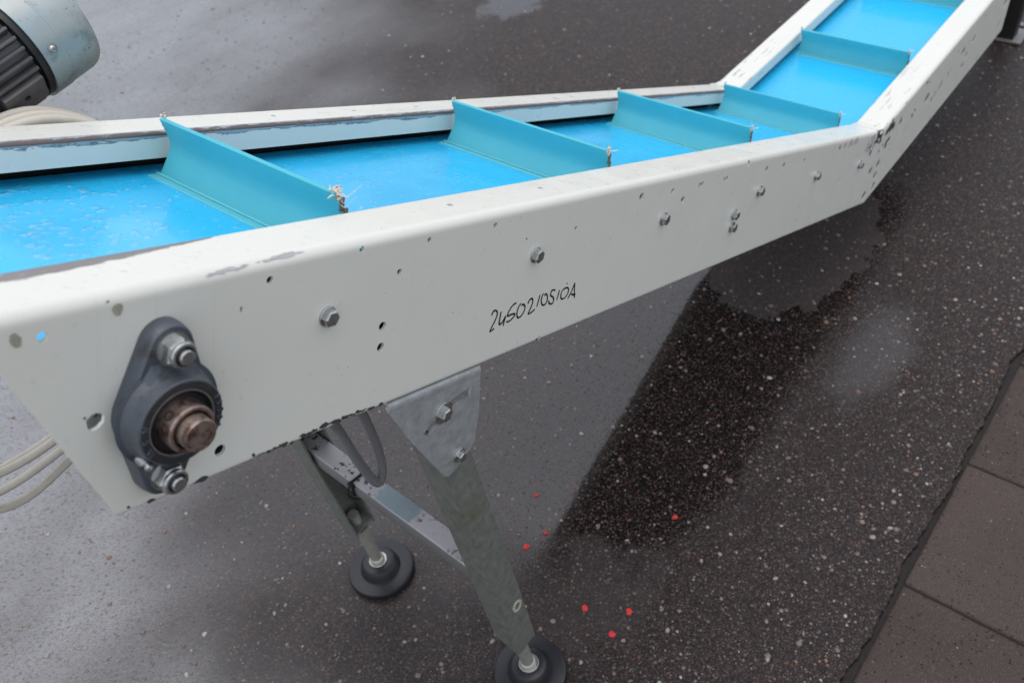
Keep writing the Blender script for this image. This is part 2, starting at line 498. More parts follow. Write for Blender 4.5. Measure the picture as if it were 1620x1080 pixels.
wg.t.links.new(wg.b.outputs[0], m1.inputs[2])
m2 = wg.n('ShaderNodeMixShader')
wg.t.links.new(wg.mul(fr.outputs[0], wg.sub(1.0, wg.n('ShaderNodeNewGeometry').outputs['Backfacing'])), m2.inputs[0])
wg.t.links.new(m1.outputs[0], m2.inputs[1])
wg.t.links.new(gl.outputs[0], m2.inputs[2])
wg.t.links.new(m2.outputs[0], wg.out.inputs['Surface'])
MAT['water'] = wg.m

# ------------------------------------------------------------------ object helpers
WM = {}
def link(name, me, mat=None, parent=None, M=ID, smooth=None):
    o = bpy.data.objects.new(name, me)
    col.objects.link(o)
    if mat is not None and me is not None and not me.materials:
        me.materials.append(MAT[mat])
    if parent is not None:
        o.parent = parent
        o.matrix_parent_inverse = WM[parent.name].inverted()
    o.matrix_basis = M
    WM[o.name] = M.copy()
    return o

def finish(me, angle=35):
    if angle is not None:
        for p in me.polygons:
            p.use_smooth = True
        me.set_sharp_from_angle(angle=radians(angle))
    me.update()
    return me

def mesh(bm, name='mesh', angle=35, recalc=True):
    if recalc:
        bmesh.ops.recalc_face_normals(bm, faces=bm.faces)
    me = bpy.data.meshes.new(name)
    bm.to_mesh(me)
    bm.free()
    return finish(me, angle)

def empty(name, loc, **props):
    o = bpy.data.objects.new(name, None)
    col.objects.link(o)
    o.empty_display_size = 0.1
    M = Matrix.Translation(loc)
    o.matrix_basis = M
    WM[o.name] = M
    for k, v in props.items():
        o[k] = v
    return o

def structure(o):
    o['kind'] = 'structure'
    return o

def add_box(bm, a, b, M=ID, bevel=0.0, seg=2):
    ret = bmesh.ops.create_cube(bm, size=1.0)
    vs = ret['verts']
    T = M @ Matrix.Translation([(p + q) / 2 for p, q in zip(a, b)]) @ Matrix.Diagonal((*[q - p for p, q in zip(a, b)], 1))
    bmesh.ops.transform(bm, matrix=T, verts=vs)
    if bevel:
        es = {e for v in vs for e in v.link_edges}
        bmesh.ops.bevel(bm, geom=list(es), offset=bevel, segments=seg, affect='EDGES', profile=0.5)

def add_lathe(bm, prof, seg=32, M=ID, cap=True):
    """profile [(r, h)] round the local Z axis"""
    rings = []
    for r, h in prof:
        if r < 1e-6:
            rings.append([bm.verts.new(M @ Vector((0, 0, h)))])
        else:
            rings.append([bm.verts.new(M @ Vector((r * cos(2 * pi * i / seg), r * sin(2 * pi * i / seg), h))) for i in range(seg)])
    for A, B in zip(rings, rings[1:]):
        for i in range(seg):
            j = (i + 1) % seg
            if len(A) == 1 and len(B) == 1:
                continue
            if len(A) == 1:
                bm.faces.new((A[0], B[j], B[i]))
            elif len(B) == 1:
                bm.faces.new((A[i], A[j], B[0]))
            else:
                bm.faces.new((A[i], A[j], B[j], B[i]))
    if cap:
        if len(rings[0]) > 1:
            bm.faces.new(list(reversed(rings[0])))
        if len(rings[-1]) > 1:
            bm.faces.new(rings[-1])

def add_tube(bm, pts, r, seg=8, cap=True):
    pts = [Vector(p) for p in pts]
    n = len(pts)
    rings = []
    up = Vector((0.13, 0.31, 0.94)).normalized()
    for i, p in enumerate(pts):
        t = (pts[min(i + 1, n - 1)] - pts[max(i - 1, 0)]).normalized()
        u = up - t * up.dot(t)
        if u.length < 1e-3:
            u = Vector((1, 0, 0)) - t * t.x
        u.normalize()
        up = u
        w = t.cross(u)
        rr = r[i] if isinstance(r, (list, tuple)) else r
        rings.append([bm.verts.new(p + (u * cos(2 * pi * k / seg) + w * sin(2 * pi * k / seg)) * rr) for k in range(seg)])
    for A, B in zip(rings, rings[1:]):
        for k in range(seg):
            bm.faces.new((A[k], A[(k + 1) % seg], B[(k + 1) % seg], B[k]))
    if cap:
        bm.faces.new(list(reversed(rings[0])))
        bm.faces.new(rings[-1])

def spline(pts, n=12):
    P = [Vector(p) for p in pts]
    P = [P[0] * 2 - P[1]] + P + [P[-1] * 2 - P[-2]]
    out = []
    for i in range(1, len(P) - 2):
        for k in range(n):
            t = k / n
            a, b, c, d = P[i - 1], P[i], P[i + 1], P[i + 2]
            out.append(0.5 * ((2 * b) + (c - a) * t + (2 * a - 5 * b + 4 * c - d) * t * t + (3 * b - a - 3 * c + d) * t ** 3))
    out.append(P[-2])
    return out

def rounded(path, radii, n=6):
    """open 2D path with rounded corners and support points at the arcs"""
    out = [Vector(path[0])]
    for i in range(1, len(path) - 1):
        a, b, c = Vector(path[i - 1]), Vector(path[i]), Vector(path[i + 1])
        u, v = (a - b).normalized(), (c - b).normalized()
        r = radii[i]
        if r <= 0:
            out.append(b)
            continue
        ang = u.angle(v)
        d = r / tan(ang / 2)
        ctr = b + (u + v).normalized() * (r / sin(ang / 2))
        p0, p1 = b + u * d, b + v * d
        out.append(p0 + u * 0.0025)
        a0 = math.atan2(*(p0 - ctr).yx)
        a1 = math.atan2(*(p1 - ctr).yx)
        da = (a1 - a0 + pi) % (2 * pi) - pi
        for k in range(n + 1):
            aa = a0 + da * k / n
            out.append(ctr + Vector((cos(aa), sin(aa))) * r)
        out.append(p1 + v * 0.0025)
    out.append(Vector(path[-1]))
    return out

def thicken(path, t):
    """closed loop from an open path and its offset to the right-hand side by t"""
    off = []
    n = len(path)
    for i, p in enumerate(path):
        d = (path[min(i + 1, n - 1)] - path[max(i - 1, 0)]).normalized()
        off.append(p + Vector((d.y, -d.x)) * t)
    return path + off[::-1]

def extrude_profile(loop, fa, fb):
    """prism: fa(p), fb(p) give both end positions of a 2D profile point"""
    bm = bmesh.new()
    A = [bm.verts.new(fa(p)) for p in loop]
    B = [bm.verts.new(fb(p)) for p in loop]
    n = len(loop)
    for i in range(n):
        j = (i + 1) % n
        bm.faces.new((A[i], A[j], B[j], B[i]))
    h = n // 2
    for R in (A, B):
        for i in range(h - 1):
            bm.faces.new((R[i], R[i + 1], R[n - 2 - i], R[n - 1 - i]))
    return bm

def cut(me, bm_cut, name='cut'):
    """boolean difference with a cutter bmesh, returns a new mesh"""
    bmesh.ops.recalc_face_normals(bm_cut, faces=bm_cut.faces)
    mc = bpy.data.meshes.new('cutter')
    bm_cut.to_mesh(mc)
    bm_cut.free()
    a = bpy.data.objects.new('tmp_a', me)
    b = bpy.data.objects.new('tmp_b', mc)
    col.objects.link(a)
    col.objects.link(b)
    md = a.modifiers.new('b', 'BOOLEAN')
    md.operation = 'DIFFERENCE'
    md.solver = 'EXACT'
    md.object = b
    bpy.context.view_layer.update()
    dg = bpy.context.evaluated_depsgraph_get()
    res = bpy.data.meshes.new_from_object(a.evaluated_get(dg), preserve_all_data_layers=True, depsgraph=dg)
    bpy.data.objects.remove(a)
    bpy.data.objects.remove(b)
    bpy.data.meshes.remove(mc)
    res.materials.clear()
    return finish(res)

def ycyl(bm, x, z, r, y0, y1, seg=14):
    M = Matrix.Translation((x, y0, z)) @ Matrix.Rotation(-pi / 2, 4, 'X')
    add_lathe(bm, [(r, 0), (r, y1 - y0)], seg, M)

def zcyl(bm, x, y, r, z0, z1, seg=14):
    add_lathe(bm, [(r, 0), (r, z1 - z0)], seg, Matrix.Translation((x, y, z0)))

def blob2d(r, n=9, jag=0.4, stretch=1.0, rot=0.0):
    pts = []
    for i in range(n):
        a = 2 * pi * i / n
        rr = r * (1 + rnd.uniform(-jag, jag))
        p = Vector((rr * cos(a) * stretch, rr * sin(a)))
        pts.append(Vector((p.x * cos(rot) - p.y * sin(rot), p.x * sin(rot) + p.y * cos(rot))))
    return pts

# frame whose local Z points out of the near side panel (-Y), local X along the rail
FACE = Matrix(((1, 0, 0, 0), (0, 0, -1, 0), (0, 1, 0, 0), (0, 0, 0, 1)))

# ================================================================== THE GROUND
bm = bmesh.new()
# ragged edge of the asphalt along the paving
xs = [-4 + 0.006 * i for i in range(int(9 / 0.006) + 1)]
top, edge, low = [], [], []
for x in xs:
    e = -0.3785 + 0.010 * mnoise.noise((x * 9, 0.3, 0)) + 0.006 * mnoise.noise((x * 38, 4.3, 0)) + 0.0035 * mnoise.noise((x * 120, 2.1, 0))
    top.append(bm.verts.new((x, -0.33, 0)))
    edge.append(bm.verts.new((x, e, -0.001)))
    low.append(bm.verts.new((x, e - 0.006, -0.028)))
for i in range(len(xs) - 1):
    bm.faces.new((edge[i], edge[i + 1], top[i + 1], top[i]))
    bm.faces.new((low[i], low[i + 1], edge[i + 1], edge[i]))
a, b = top[0], top[-1]
f1, f2 = bm.verts.new((-90, -0.33, 0)), bm.verts.new((90, -0.33, 0))
f3, f4 = bm.verts.new((90, 120, 0)), bm.verts.new((-90, 120, 0))
far = bm.faces.new([f1] + top + [f2, f3, f4])
for s, v in ((-1, a), (1, b)):
    q = [bm.verts.new(p) for p in ((s * 90, -0.33, -0.0005), (s * 90, -0.378, -0.0005), (v.co.x, -0.378, -0.0005), (v.co.x, -0.33, -0.0005))]
    bm.faces.new(q)
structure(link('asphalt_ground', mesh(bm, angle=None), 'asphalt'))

bm = bmesh.new()
bm.faces.new([bm.verts.new(p) for p in ((-100, -100, -0.010), (100, -100, -0.010), (100, -0.345, -0.010), (-100, -0.345, -0.010))])
structure(link('soil_bed', mesh(bm, angle=None), 'soil'))
bm = bmesh.new()
bm.faces.new([bm.verts.new(p) for p in ((-100, -100, -0.004), (100, -100, -0.004), (100, -1.305, -0.004), (-100, -1.305, -0.004))])
structure(link('concrete_yard', mesh(bm, angle=None), 'concrete_far'))

# paving: square concrete slabs along the asphalt edge
pav = structure(empty('pavement', (0, -0.8, 0)))
PS, PG = 0.300, 0.0032
bm = bmesh.new()
add_box(bm, (0, 0, -0.04), (PS - PG, PS - PG, 0), bevel=0.005, seg=3)
bmesh.ops.subdivide_edges(bm, edges=[e for e in bm.edges if e.calc_length() > 0.1], cuts=15, use_grid_fill=True)
for v in bm.verts:
    d = min(v.co.x, v.co.y, PS - PG - v.co.x, PS - PG - v.co.y)
    if d < 0.004:
        v.co.x += 0.0013 * mnoise.noise((v.co.y * 60, v.co.x * 60, 3.0))
        v.co.y += 0.0013 * mnoise.noise((v.co.x * 60, v.co.y * 60, 8.0))
    v.co.z -= 0.0010 * mnoise.noise((v.co.x * 20, v.co.y * 20, 1.0)) + ((0.0014 + 0.0016 * mnoise.noise((v.co.x * 35, v.co.y * 35, 5.0))) if d < 0.008 else 0)
paver_me = mesh(bm, angle=50)
for r in range(3):
    for i in range(-7, 7):
        x0 = -0.7125 + i * PS + PG / 2 + (0.15 if r == 1 else 0)
        y0 = -0.388 - (r + 1) * PS + PG
        M = Matrix.Translation((x0 + rnd.uniform(-.0006, .0006), y0 + rnd.uniform(-.0006, .0006), -0.004 + rnd.uniform(-0.0015, 0.0012))) @ Matrix.Rotation(rnd.uniform(-.002, .002), 4, 'Z')
        link('paver', paver_me, 'paver', pav, M)

# loose and embedded stones that stand a little proud of the asphalt
def stones(name, count, area, sizes, seed, mats):
    rr = random.Random(seed)
    bm = bmesh.new()
    for _ in range(count):
        x, y = area(rr)
        if y < -0.355:
            continue
        r = rr.choice(sizes) * rr.uniform(0.7, 1.25)
        n = 7
        a0, st = rr.uniform(0, 6.28), rr.uniform(0.65, 1.0)
        h = r * rr.uniform(0.18, 0.4)
        R1, R2 = [], []
        for k in range(n):
            a = 2 * pi * k / n
            q = rr.uniform(0.82, 1.15)
            px, py = r * q * cos(a), r * q * st * sin(a)
            X, Y = px * cos(a0) - py * sin(a0), px * sin(a0) + py * cos(a0)
            R1.append(bm.verts.new((x + X, y + Y, -0.0006)))
            R2.append(bm.verts.new((x + X * 0.72, y + Y * 0.72, h)))
        mi = rr.choice(mats)
        for k in range(n):
            f = bm.faces.new((R1[k], R1[(k + 1) % n], R2[(k + 1) % n], R2[k]))
            f.material_index = mi
        f = bm.faces.new(R2)
        f.material_index = mi
    me = mesh(bm, angle=60)
    for i in range(5):
        me.materials.append(MAT['stone%d' % i])
    o = link(name, me)
    o['kind'] = 'stuff'
    o['label'] = 'pale tan and rust coloured stone chips set in the dark asphalt'
    return o

def near_area(rr):
    return rr.uniform(-2.0, 1.9), -0.36 + 3.2 * rr.random() ** 1.7
stones('stone_chips', 8000, near_area, (0.0016, 0.002, 0.0024, 0.0026, 0.003, 0.0036, 0.0048), 3, (0, 0, 0, 1, 1, 1, 1, 2, 2, 3, 4, 4, 4, 4))

# ================================================================== THE CONVEYOR
conv = empty('belt_conveyor', (-0.8, W / 2, 0.0),
             label='white painted incline belt conveyor with blue cleated belt on galvanised legs', category='conveyor')

# ---- side rails: folded sheet, C shaped, with the joint at the kink
def rail_profile():
    path = [(WF, -HL), (WF, 0.0), (0.0, 0.0), (0.0, -H), (0.032, -H)]
    p = rounded(path, [0, 0.004, 0.0085, 0.004, 0], 7)
    return thicken(p, -0.003)

prof = rail_profile()
def dz1(x, z):   # the near rail of the incline is a few millimetres shallower at the kink
    return (-0.007 + (-x / 1.7) * 0.009) * max(0, min(1, (z + H) / H))
def near1(p, end):
    z = p.y
    x = -z * TB if end else -1.725 - z * 0.52
    if not end and z < -0.12 and p.x > 0.0032:       # bottom flange stops short of the plumb-cut end
        x += 0.10 * min(1, (p.x - 0.0032) / 0.006)
    return Vector((x, p.x, z + dz1(x, z)))
def far1(p, end):
    z = p.y
    x = -z * TB if end else -1.725 - z * 0.52
    return Vector((x, W - p.x, z))
def near2(p, end):
    z = p.y
    x = 0.84 - 0.012 * z if end else z * TB
    k = -0.0045 * max(0, 1 - max(x, 0) / 0.84) * max(0, min(1, (z + H) / H))
    return Vector((x, p.x, z + k))
def far2(p, end):
    z = p.y
    return Vector((1.15 if end else z * TB, W - p.x, z))

# holes of the near panel: (x, z, radius)
holes1 = [(-1.6821, -.0167, .0031), (-1.521, -.015, .0030), (-1.4325, -.0075, .0026), (-1.3529, -.0130, .0026), (-1.3861, -.0358, .0028),
          (-1.3996, -.0827, .0042), (-1.3991, -.1027, .0042), (-1.2615, -.0137, .0027), (-1.1162, -.0396, .0026),
          (-1.5592, -.1432, .0048), (-.9817, -.0215, .0032), (-.9022, -.0242, .0024), (-.8662, -.0403, .0032), (-.8249, -.0258, .0026),
          (-.8170, -.0248, .0026), (-.7478, -.0266, .0026), (-.7398, -.0260, .0026), (-.6736, -.0110, .0030), (-.5957, -.0276, .0036), (-.5256, -.0286, .0034), (-.4347, -.030, .0032),
          (.003, -.0924, .0105), (.0150, -.1455, .0105)]
bmc = bmesh.new()
for x, z, r in holes1:
    ycyl(bmc, x, z, r * (1.45 if x > -1.05 and x < -0.1 else 1.0), -0.02, 0.02)
# the ragged torch-cut opening beside the bearing
pts = [(-.0085, .004), (-.003, .0085), (.004, .0075), (.0085, .003), (.0075, -.003), (.002, -.0075), (-.004, -.0088), (-.0075, -.004)]
va = [bmc.verts.new((-1.6528 + px * 0.72, -0.02, -.0843 + pz * 0.72)) for px, pz in pts]
vb = [bmc.verts.new((-1.6528 + px * 0.72, 0.02, -.0843 + pz * 0.72)) for px, pz in pts]
for i in range(len(pts)):
    bmc.faces.new((va[i], va[(i + 1) % len(pts)], vb[(i + 1) % len(pts)], vb[i]))
bmc.faces.new(va); bmc.faces.new(vb[::-1])
for x, y in ((-1.2919, .0326), (-1.1486, .0326)):
    zcyl(bmc, x, y, .0030, -0.02, 0.02)
me = mesh(extrude_profile(prof, lambda p: near1(p, 0), lambda p: near1(p, 1)))
me = cut(me, bmc)
rail1 = link('side_rail', me, 'paint_near', conv, S1)
rail1['label'] = 'near white side rail of the incline with handwritten number and bearing'

bmc = bmesh.new()
for x, y in ((-1.2374, .352), (-1.1124, .352), (-1.0, .352)):
    zcyl(bmc, x, y, .0030, -0.02, 0.02)
me = mesh(extrude_profile(prof, lambda p: far1(p, 0), lambda p: far1(p, 1)))
me = cut(me, bmc)
rail2 = link('side_rail', me, 'paint_far', conv, S1)
rail2['label'] = 'far white side rail of the incline with worn inner lip'

bmc = bmesh.new()
for x, z, r in ((.0060, -.0915, .0105), (.0010, -.1165, .0100), (.0050, -.1460, .0100), (.5605, -.0622, .0095), (.4871, -.0609, .0115), (.5222, -.0864, .0095), (.5100, -.1080, .0095), (.7900, -.0686, .011), (.2673, -.0702, .012)):
    ycyl(bmc, x, z, r, -0.02, 0.02)
me = mesh(extrude_profile(prof, lambda p: near2(p, 0), lambda p: near2(p, 1)))
me = cut(me, bmc)
rail3 = link('side_rail', me, 'paint_flat', conv, S2)
rail3['label'] = 'near white side rail of the level section with dark holes and scratches'
me = mesh(extrude_profile(prof, lambda p: far2(p, 0), lambda p: far2(p, 1)))
rail4 = link('side_rail', me, 'paint_flat', conv, S2)
rail4['label'] = 'far white side rail of the level section'

# ---- folded joint plate where the two sections meet
for y0, y1 in ((0.002, WF - 0.002), (W - WF + 0.002, W - 0.002)):
    bm = bmesh.new()
    zk = -0.0072 if y0 < 0.1 else -0.0005
    a = [(-0.030, zk - 0.0 + 0.0008), (0.0, zk + 0.0012)]
    b = to1(0.012, -0.001 + (zk + 0.004 if y0 < 0.1 else 0))
    P3 = [a[0], a[1], b]
    top = [[bm.verts.new((px, y, pz + 0.0004)) for px, pz in P3] for y in (y0, y1)]
    bot = [[bm.verts.new((px, y, pz - 0.003)) for px, pz in P3] for y in (y0, y1)]
    for i in range(2):
        bm.faces.new((top[0][i], top[0][i + 1], top[1][i + 1], top[1][i]))
        bm.faces.new((bot[0][i], bot[0][i + 1], bot[1][i + 1], bot[1][i]))
        for s in (0, 1):
            bm.faces.new((top[s][i], top[s][i + 1], bot[s][i + 1], bot[s][i]))
    bm.faces.new((top[0][0], top[1][0], bot[1][0], bot[0][0]))
    bm.faces.new((top[0][2], top[1][2], bot[1][2], bot[0][2]))
    link('joint_plate', mesh(bm), 'paint_flat', conv, S1)

# ---- belt: carrying run, drum wrap, return run
ZB = -0.042
path = []
for x2 in (1.15, 0.9, 0.6, 0.3, 0.12, 0.06):
    path.append(to1(x2, ZB))
path += [to1(0.025, ZB), (-0.012, ZB), (-0.05, ZB)]
path += [(x, ZB) for x in (-0.1, -0.4, -0.8, -1.2, -1.5)]
DX, DZ, DR = -1.610, -0.087, 0.045
path += [(DX + DR * cos(radians(a)), DZ + DR * sin(radians(a))) for a in range(90, 271, 12)]
path += [(x, DZ - DR) for x in (-1.5, -1.0, -0.5, 0.0)]
path += [to1(x2, DZ - DR) for x2 in (0.0, 0.5, 1.15)]
loop = thicken([Vector(p) for p in path], -0.003)
bm = extrude_profile(loop, lambda p: Vector((p.x, 0.030, p.y)), lambda p: Vector((p.x, W - 0.030, p.y)))
belt = link('belt', mesh(bm, angle=40), 'belt', conv, S1)
belt['label'] = 'bright blue conveyor belt wet with rain drops'

for F, x0, x1 in ((S1, -1.53, 0.0), (S2, -0.01, 0.82)):  # dark sheet added to keep the blue return belt out of the puddle reflection
    bm = bmesh.new()
    add_box(bm, (x0, 0.034, -0.1620), (x1, W - 0.034, -0.1600))
    link('reflection_mask_sheet', mesh(bm), 'dark_steel', conv, F)
for F, x0, x1 in ((S1, -1.59, -0.03), (S2, 0.02, 0.82)):  # added dark liners standing in for shade behind the holes and lip gap
    for y0 in (0.0085, W - 0.0105):
        bm = bmesh.new()
        add_box(bm, (x0, y0, -0.152), (x1, y0 + 0.002, -0.012))
        link('shade_liner', mesh(bm), 'dark_steel', conv, F)
bm = bmesh.new()
ycyl(bm, DX, DZ, DR - 0.0036, 0.02, W - 0.02, 40)
link('drum', mesh(bm), 'galv', conv, S1)
bm = bmesh.new()
add_box(bm, (-1.55, 0.012, -0.0505), (-0.03, W - 0.012, -0.0475))
link('slider_bed', mesh(bm), 'dark_steel', conv, S1)
bm = bmesh.new()
add_box(bm, (-0.02, 0.012, -0.0505), (1.12, W - 0.012, -0.0475))
link('slider_bed', mesh(bm), 'dark_steel', conv, S2)

# ---- cleats (profile in x/z, extruded across)
def cleat_bm():
    cl = [Vector(p) for p in ((-0.0085, 0.0), (-0.0040, 0.010), (0.0010, 0.021), (0.0030, 0.029), (0.0020, 0.036), (-0.0025, 0.046), (-0.0095, 0.0585))]
    lp = thicken(cl, -0.0038)
    bm = extrude_profile(lp, lambda p: Vector((p.x, 0.0, p.y)), lambda p: Vector((p.x, 0.2494, p.y)))
    return bm
cl_me = mesh(cleat_bm(), angle=50)
cl_me.materials.append(MAT['cleat'])
bm = bmesh.new()
add_box(bm, (-0.024, -0.004, -0.001), (0.020, 0.2534, 0.0014), bevel=0.0006, seg=1)
add_box(bm, (-0.0150, -0.004, 0.0014), (-0.0110, 0.2534, 0.0032), bevel=0.0008, seg=1)
base_me = mesh(bm)
base_me.materials.append(MAT['cleat_base'])

def frayed(seed, big):
    rr = random.Random(seed)
    bm = bmesh.new()
    # rough cut end face, standing proud of the cleat end
    prev = None
    for s in (0.0,):
        for k, (px, pz) in enumerate(((-0.0065, 0.006), (-0.0015, 0.016), (0.0012, 0.026), (0.001, 0.036), (-0.0038, 0.046), (-0.0090, 0.056))):
            add_box(bm, (px - 0.0005 + rr.uniform(-.0004, .0004), -0.0012 + rr.uniform(-.0006, .0004), pz - 0.0062), (px + 0.0042 + rr.uniform(-.0004, .0006), 0.0008, pz + 0.0062), bevel=0.0006, seg=1)
    for f in bm.faces:
        f.material_index = 0
    nb = len(bm.faces)
    # tuft of threads at the upper corner
    for k in range(26 if big else 4):
        L = rr.uniform(0.002, 0.006) * (1.4 if big else 0.8)
        p = Vector((-0.010 + rr.uniform(-.002, .003), rr.uniform(-0.0015, 0.007 if big else 0.002), 0.058 + rr.uniform(-.003, .001)))
        d = Vector((rr.uniform(-.6, .9), rr.uniform(-1.0, .3), rr.uniform(-.4, .9))).normalized()
        q = p + d * L * 0.5 + Vector((0, 0, rr.uniform(-.001, .001)))
        add_tube(bm, [p, q, p + d * L + Vector((rr.uniform(-.001, .001), 0, -0.0008))], [0.0009, 0.0007, 0.0002], 5)
    if big:
        for z0, L in ((0.056, 0.016), (0.046, 0.012), (0.037, 0.019), (0.050, 0.008)):
            p = Vector((-0.004, -0.001, z0))
            d = Vector((0.8, -0.62, 0.12)).normalized()
            q = [p + d * L * t + Vector((0, 0, 0.004 * t * t - 0.003 * sin(t * 5))) for t in (0, .3, .6, 1.0)]
            add_tube(bm, spline(q, 4), [0.0004 - 0.0003 * i / 12 for i in range(13)], 5)
    else:
        p = Vector((-0.006, -0.001, 0.056))
        d = Vector((rr.uniform(.3, .9), -0.6, 0.1)).normalized()
        add_tube(bm, [p, p + d * 0.005, p + d * 0.010 + Vector((0, 0, 0.001))], 0.0005, 5)
    bm.faces.ensure_lookup_table()
    for i, f in enumerate(bm.faces):
        if i >= nb:
            f.material_index = 1
    me = mesh(bm, angle=60)
    me.materials.append(MAT['cleat_cut'])
    me.materials.append(MAT['bare_frayed'])
    return me
fray_small = frayed(5, False)
cleats = [(S1, -1.3927), (S1, -0.9580), (S1, -0.5233), (S1, -0.0886), (S2, 0.297), (S2, 0.675), (S2, 1.05)]
for i, (F, x) in enumerate(cleats):
    M = F @ Matrix.Translation((x, 0.0659, ZB))
    c = link('cleat', cl_me, None, conv, M)
    link('cleat_foot', base_me, None, c, M)
    link('frayed_end', frayed(11, True) if i == 0 else fray_small, None, c, M)
    # far end, mirrored across
    Mf = M @ Matrix.Translation((0, 0.2494, 0)) @ Matrix.Diagonal((1, -1, 1, 1))
    link('frayed_end', fray_small, None, c, Mf)

# ---- hexagon bolts with washers on the rails
def hex_prism(bm, af, h0, h1, M=ID, ch=0.0012, rot=0.0):
    r = af / 2 / cos(pi / 6)
    T = M @ Matrix.Rotation(rot, 4, 'Z')
    add_lathe(bm, [(r, h0), (r, h1 - ch), (r - ch * 1.3, h1)], 6, T)

def bolt_mesh(af, wr, hh, seed):
    bm = bmesh.new()
    add_lathe(bm, [(wr, 0.0), (wr, 0.0012), (wr - 0.0004, 0.0016), (af * 0.35, 0.0016)], 28, cap=False)
    hex_prism(bm, af, 0.0016, 0.0016 + hh, rot=seed)
    me = mesh(bm, angle=28)
    me.materials.append(MAT['zinc'])
    return me
bolts = {k: bolt_mesh(0.013, 0.0086, 0.0056, 0.4 * k) for k in range(3)}
for i, (x, z) in enumerate(((-1.4632, -.0576), (-1.185, -.0573), (-.9099, -.0594), (-.6017, -.0605), (-.6776, -.0869), (-.6737, -.107), (-.3471, -.064), (-.0952, -.068))):
    link('bolt', bolts[i % 3], None, rail1, S1 @ Matrix.Translation((x, -0.0001, z)) @ FACE)

# ---- handwritten number in black marker
strokes = [[(-1.2435, -0.111), (-1.2434, -0.109), (-1.2426, -0.1075), (-1.241, -0.1065), (-1.2393, -0.1065), (-1.237, -0.1076), (-1.2355, -0.1095), (-1.2348, -0.1135), (-1.2368, -0.1185), (-1.2404, -0.1245), (-1.2426, -0.1288), (-1.2394, -0.1286), (-1.2359, -0.1273)], [(-1.2288, -0.1101), (-1.229, -0.1163), (-1.2291, -0.1219), (-1.2286, -0.1241), (-1.227, -0.125), (-1.2233, -0.1233), (-1.2196, -0.1176), (-1.2204, -0.1226), (-1.221, -0.1285)], [(-1.2041, -0.1063), (-1.2096, -0.1077), (-1.2138, -0.1116), (-1.2165, -0.1166), (-1.2152, -0.1185), (-1.21, -0.1182), (-1.2045, -0.1188), (-1.2033, -0.1205), (-1.2065, -0.1233), (-1.2123, -0.1254), (-1.2167, -0.1246)], [(-1.1954, -0.109), (-1.1984, -0.1118), (-1.2, -0.1164), (-1.1993, -0.1215), (-1.1976, -0.1244), (-1.1954, -0.1255), (-1.1911, -0.1242), (-1.1873, -0.1201), (-1.1868, -0.1152), (-1.1889, -0.1126), (-1.1924, -0.1109), (-1.1939, -0.1125)], [(-1.1825, -0.1127), (-1.1818, -0.1103), (-1.1802, -0.1083), (-1.1772, -0.1078), (-1.1747, -0.1098), (-1.1741, -0.1146), (-1.1763, -0.1199), (-1.1785, -0.1252), (-1.1721, -0.1245), (-1.1672, -0.1221)], [(-1.1621, -0.1067), (-1.1631, -0.1128), (-1.1642, -0.1206)], [(-1.1552, -0.1066), (-1.1575, -0.1094), (-1.1577, -0.1141), (-1.1562, -0.1181), (-1.1539, -0.1205), (-1.1515, -0.1214), (-1.148, -0.1207), (-1.1461, -0.1171), (-1.1471, -0.1121), (-1.1498, -0.1089), (-1.1523, -0.1086), (-1.1525, -0.1105)], [(-1.1331, -0.1077), (-1.1394, -0.1065), (-1.1411, -0.1079), (-1.1409, -0.1124), (-1.1356, -0.1154), (-1.133, -0.1194), (-1.1336, -0.123), (-1.1375, -0.1234), (-1.1409, -0.1215), (-1.1432, -0.1178)], [(-1.1247, -0.1093), (-1.1254, -0.1148), (-1.1263, -0.1213)], [(-1.1104, -0.1098), (-1.117, -0.1106), (-1.1197, -0.1142), (-1.1189, -0.1196), (-1.1152, -0.1225), (-1.1091, -0.1215), (-1.1056, -0.1169), (-1.106, -0.1127), (-1.1094, -0.11), (-1.1154, -0.1099)], [(-1.112, -0.1053), (-1.1109, -0.1041)], [(-1.0948, -0.107), (-1.0982, -0.1163), (-1.1035, -0.1248)], [(-1.0948, -0.107), (-1.0925, -0.1175), (-1.0886, -0.1276)], [(-1.0982, -0.1201), (-1.0923, -0.1226), (-1.0879, -0.1222)]]
bm = bmesh.new()
for k, st in enumerate(strokes):
    P = spline([(a, 0, b) for a, b in st], 5)
    n = len(P)
    wv = []
    y = -0.00022 - 0.00002 * (k % 3)
    for i, p in enumerate(P):
        t = (P[min(i + 1, n - 1)] - P[max(i - 1, 0)]).normalized()
        nn = Vector((-t.z, 0, t.x))
        hw = 0.00105 * (1 + 0.22 * mnoise.noise((p.x * 300, p.z * 300, k)))
        if i in (0, n - 1):
            hw *= 0.6
        wv.append((bm.verts.new((p.x + nn.x * hw, y, p.z + nn.z * hw)), bm.verts.new((p.x - nn.x * hw, y, p.z - nn.z * hw))))
    for A, B in zip(wv, wv[1:]):
        bm.faces.new((A[0], B[0], B[1], A[1]))
link('marker_writing', mesh(bm, angle=None), 'ink', rail1, S1)['label'] = 'handwritten black marker number 2450210510A'

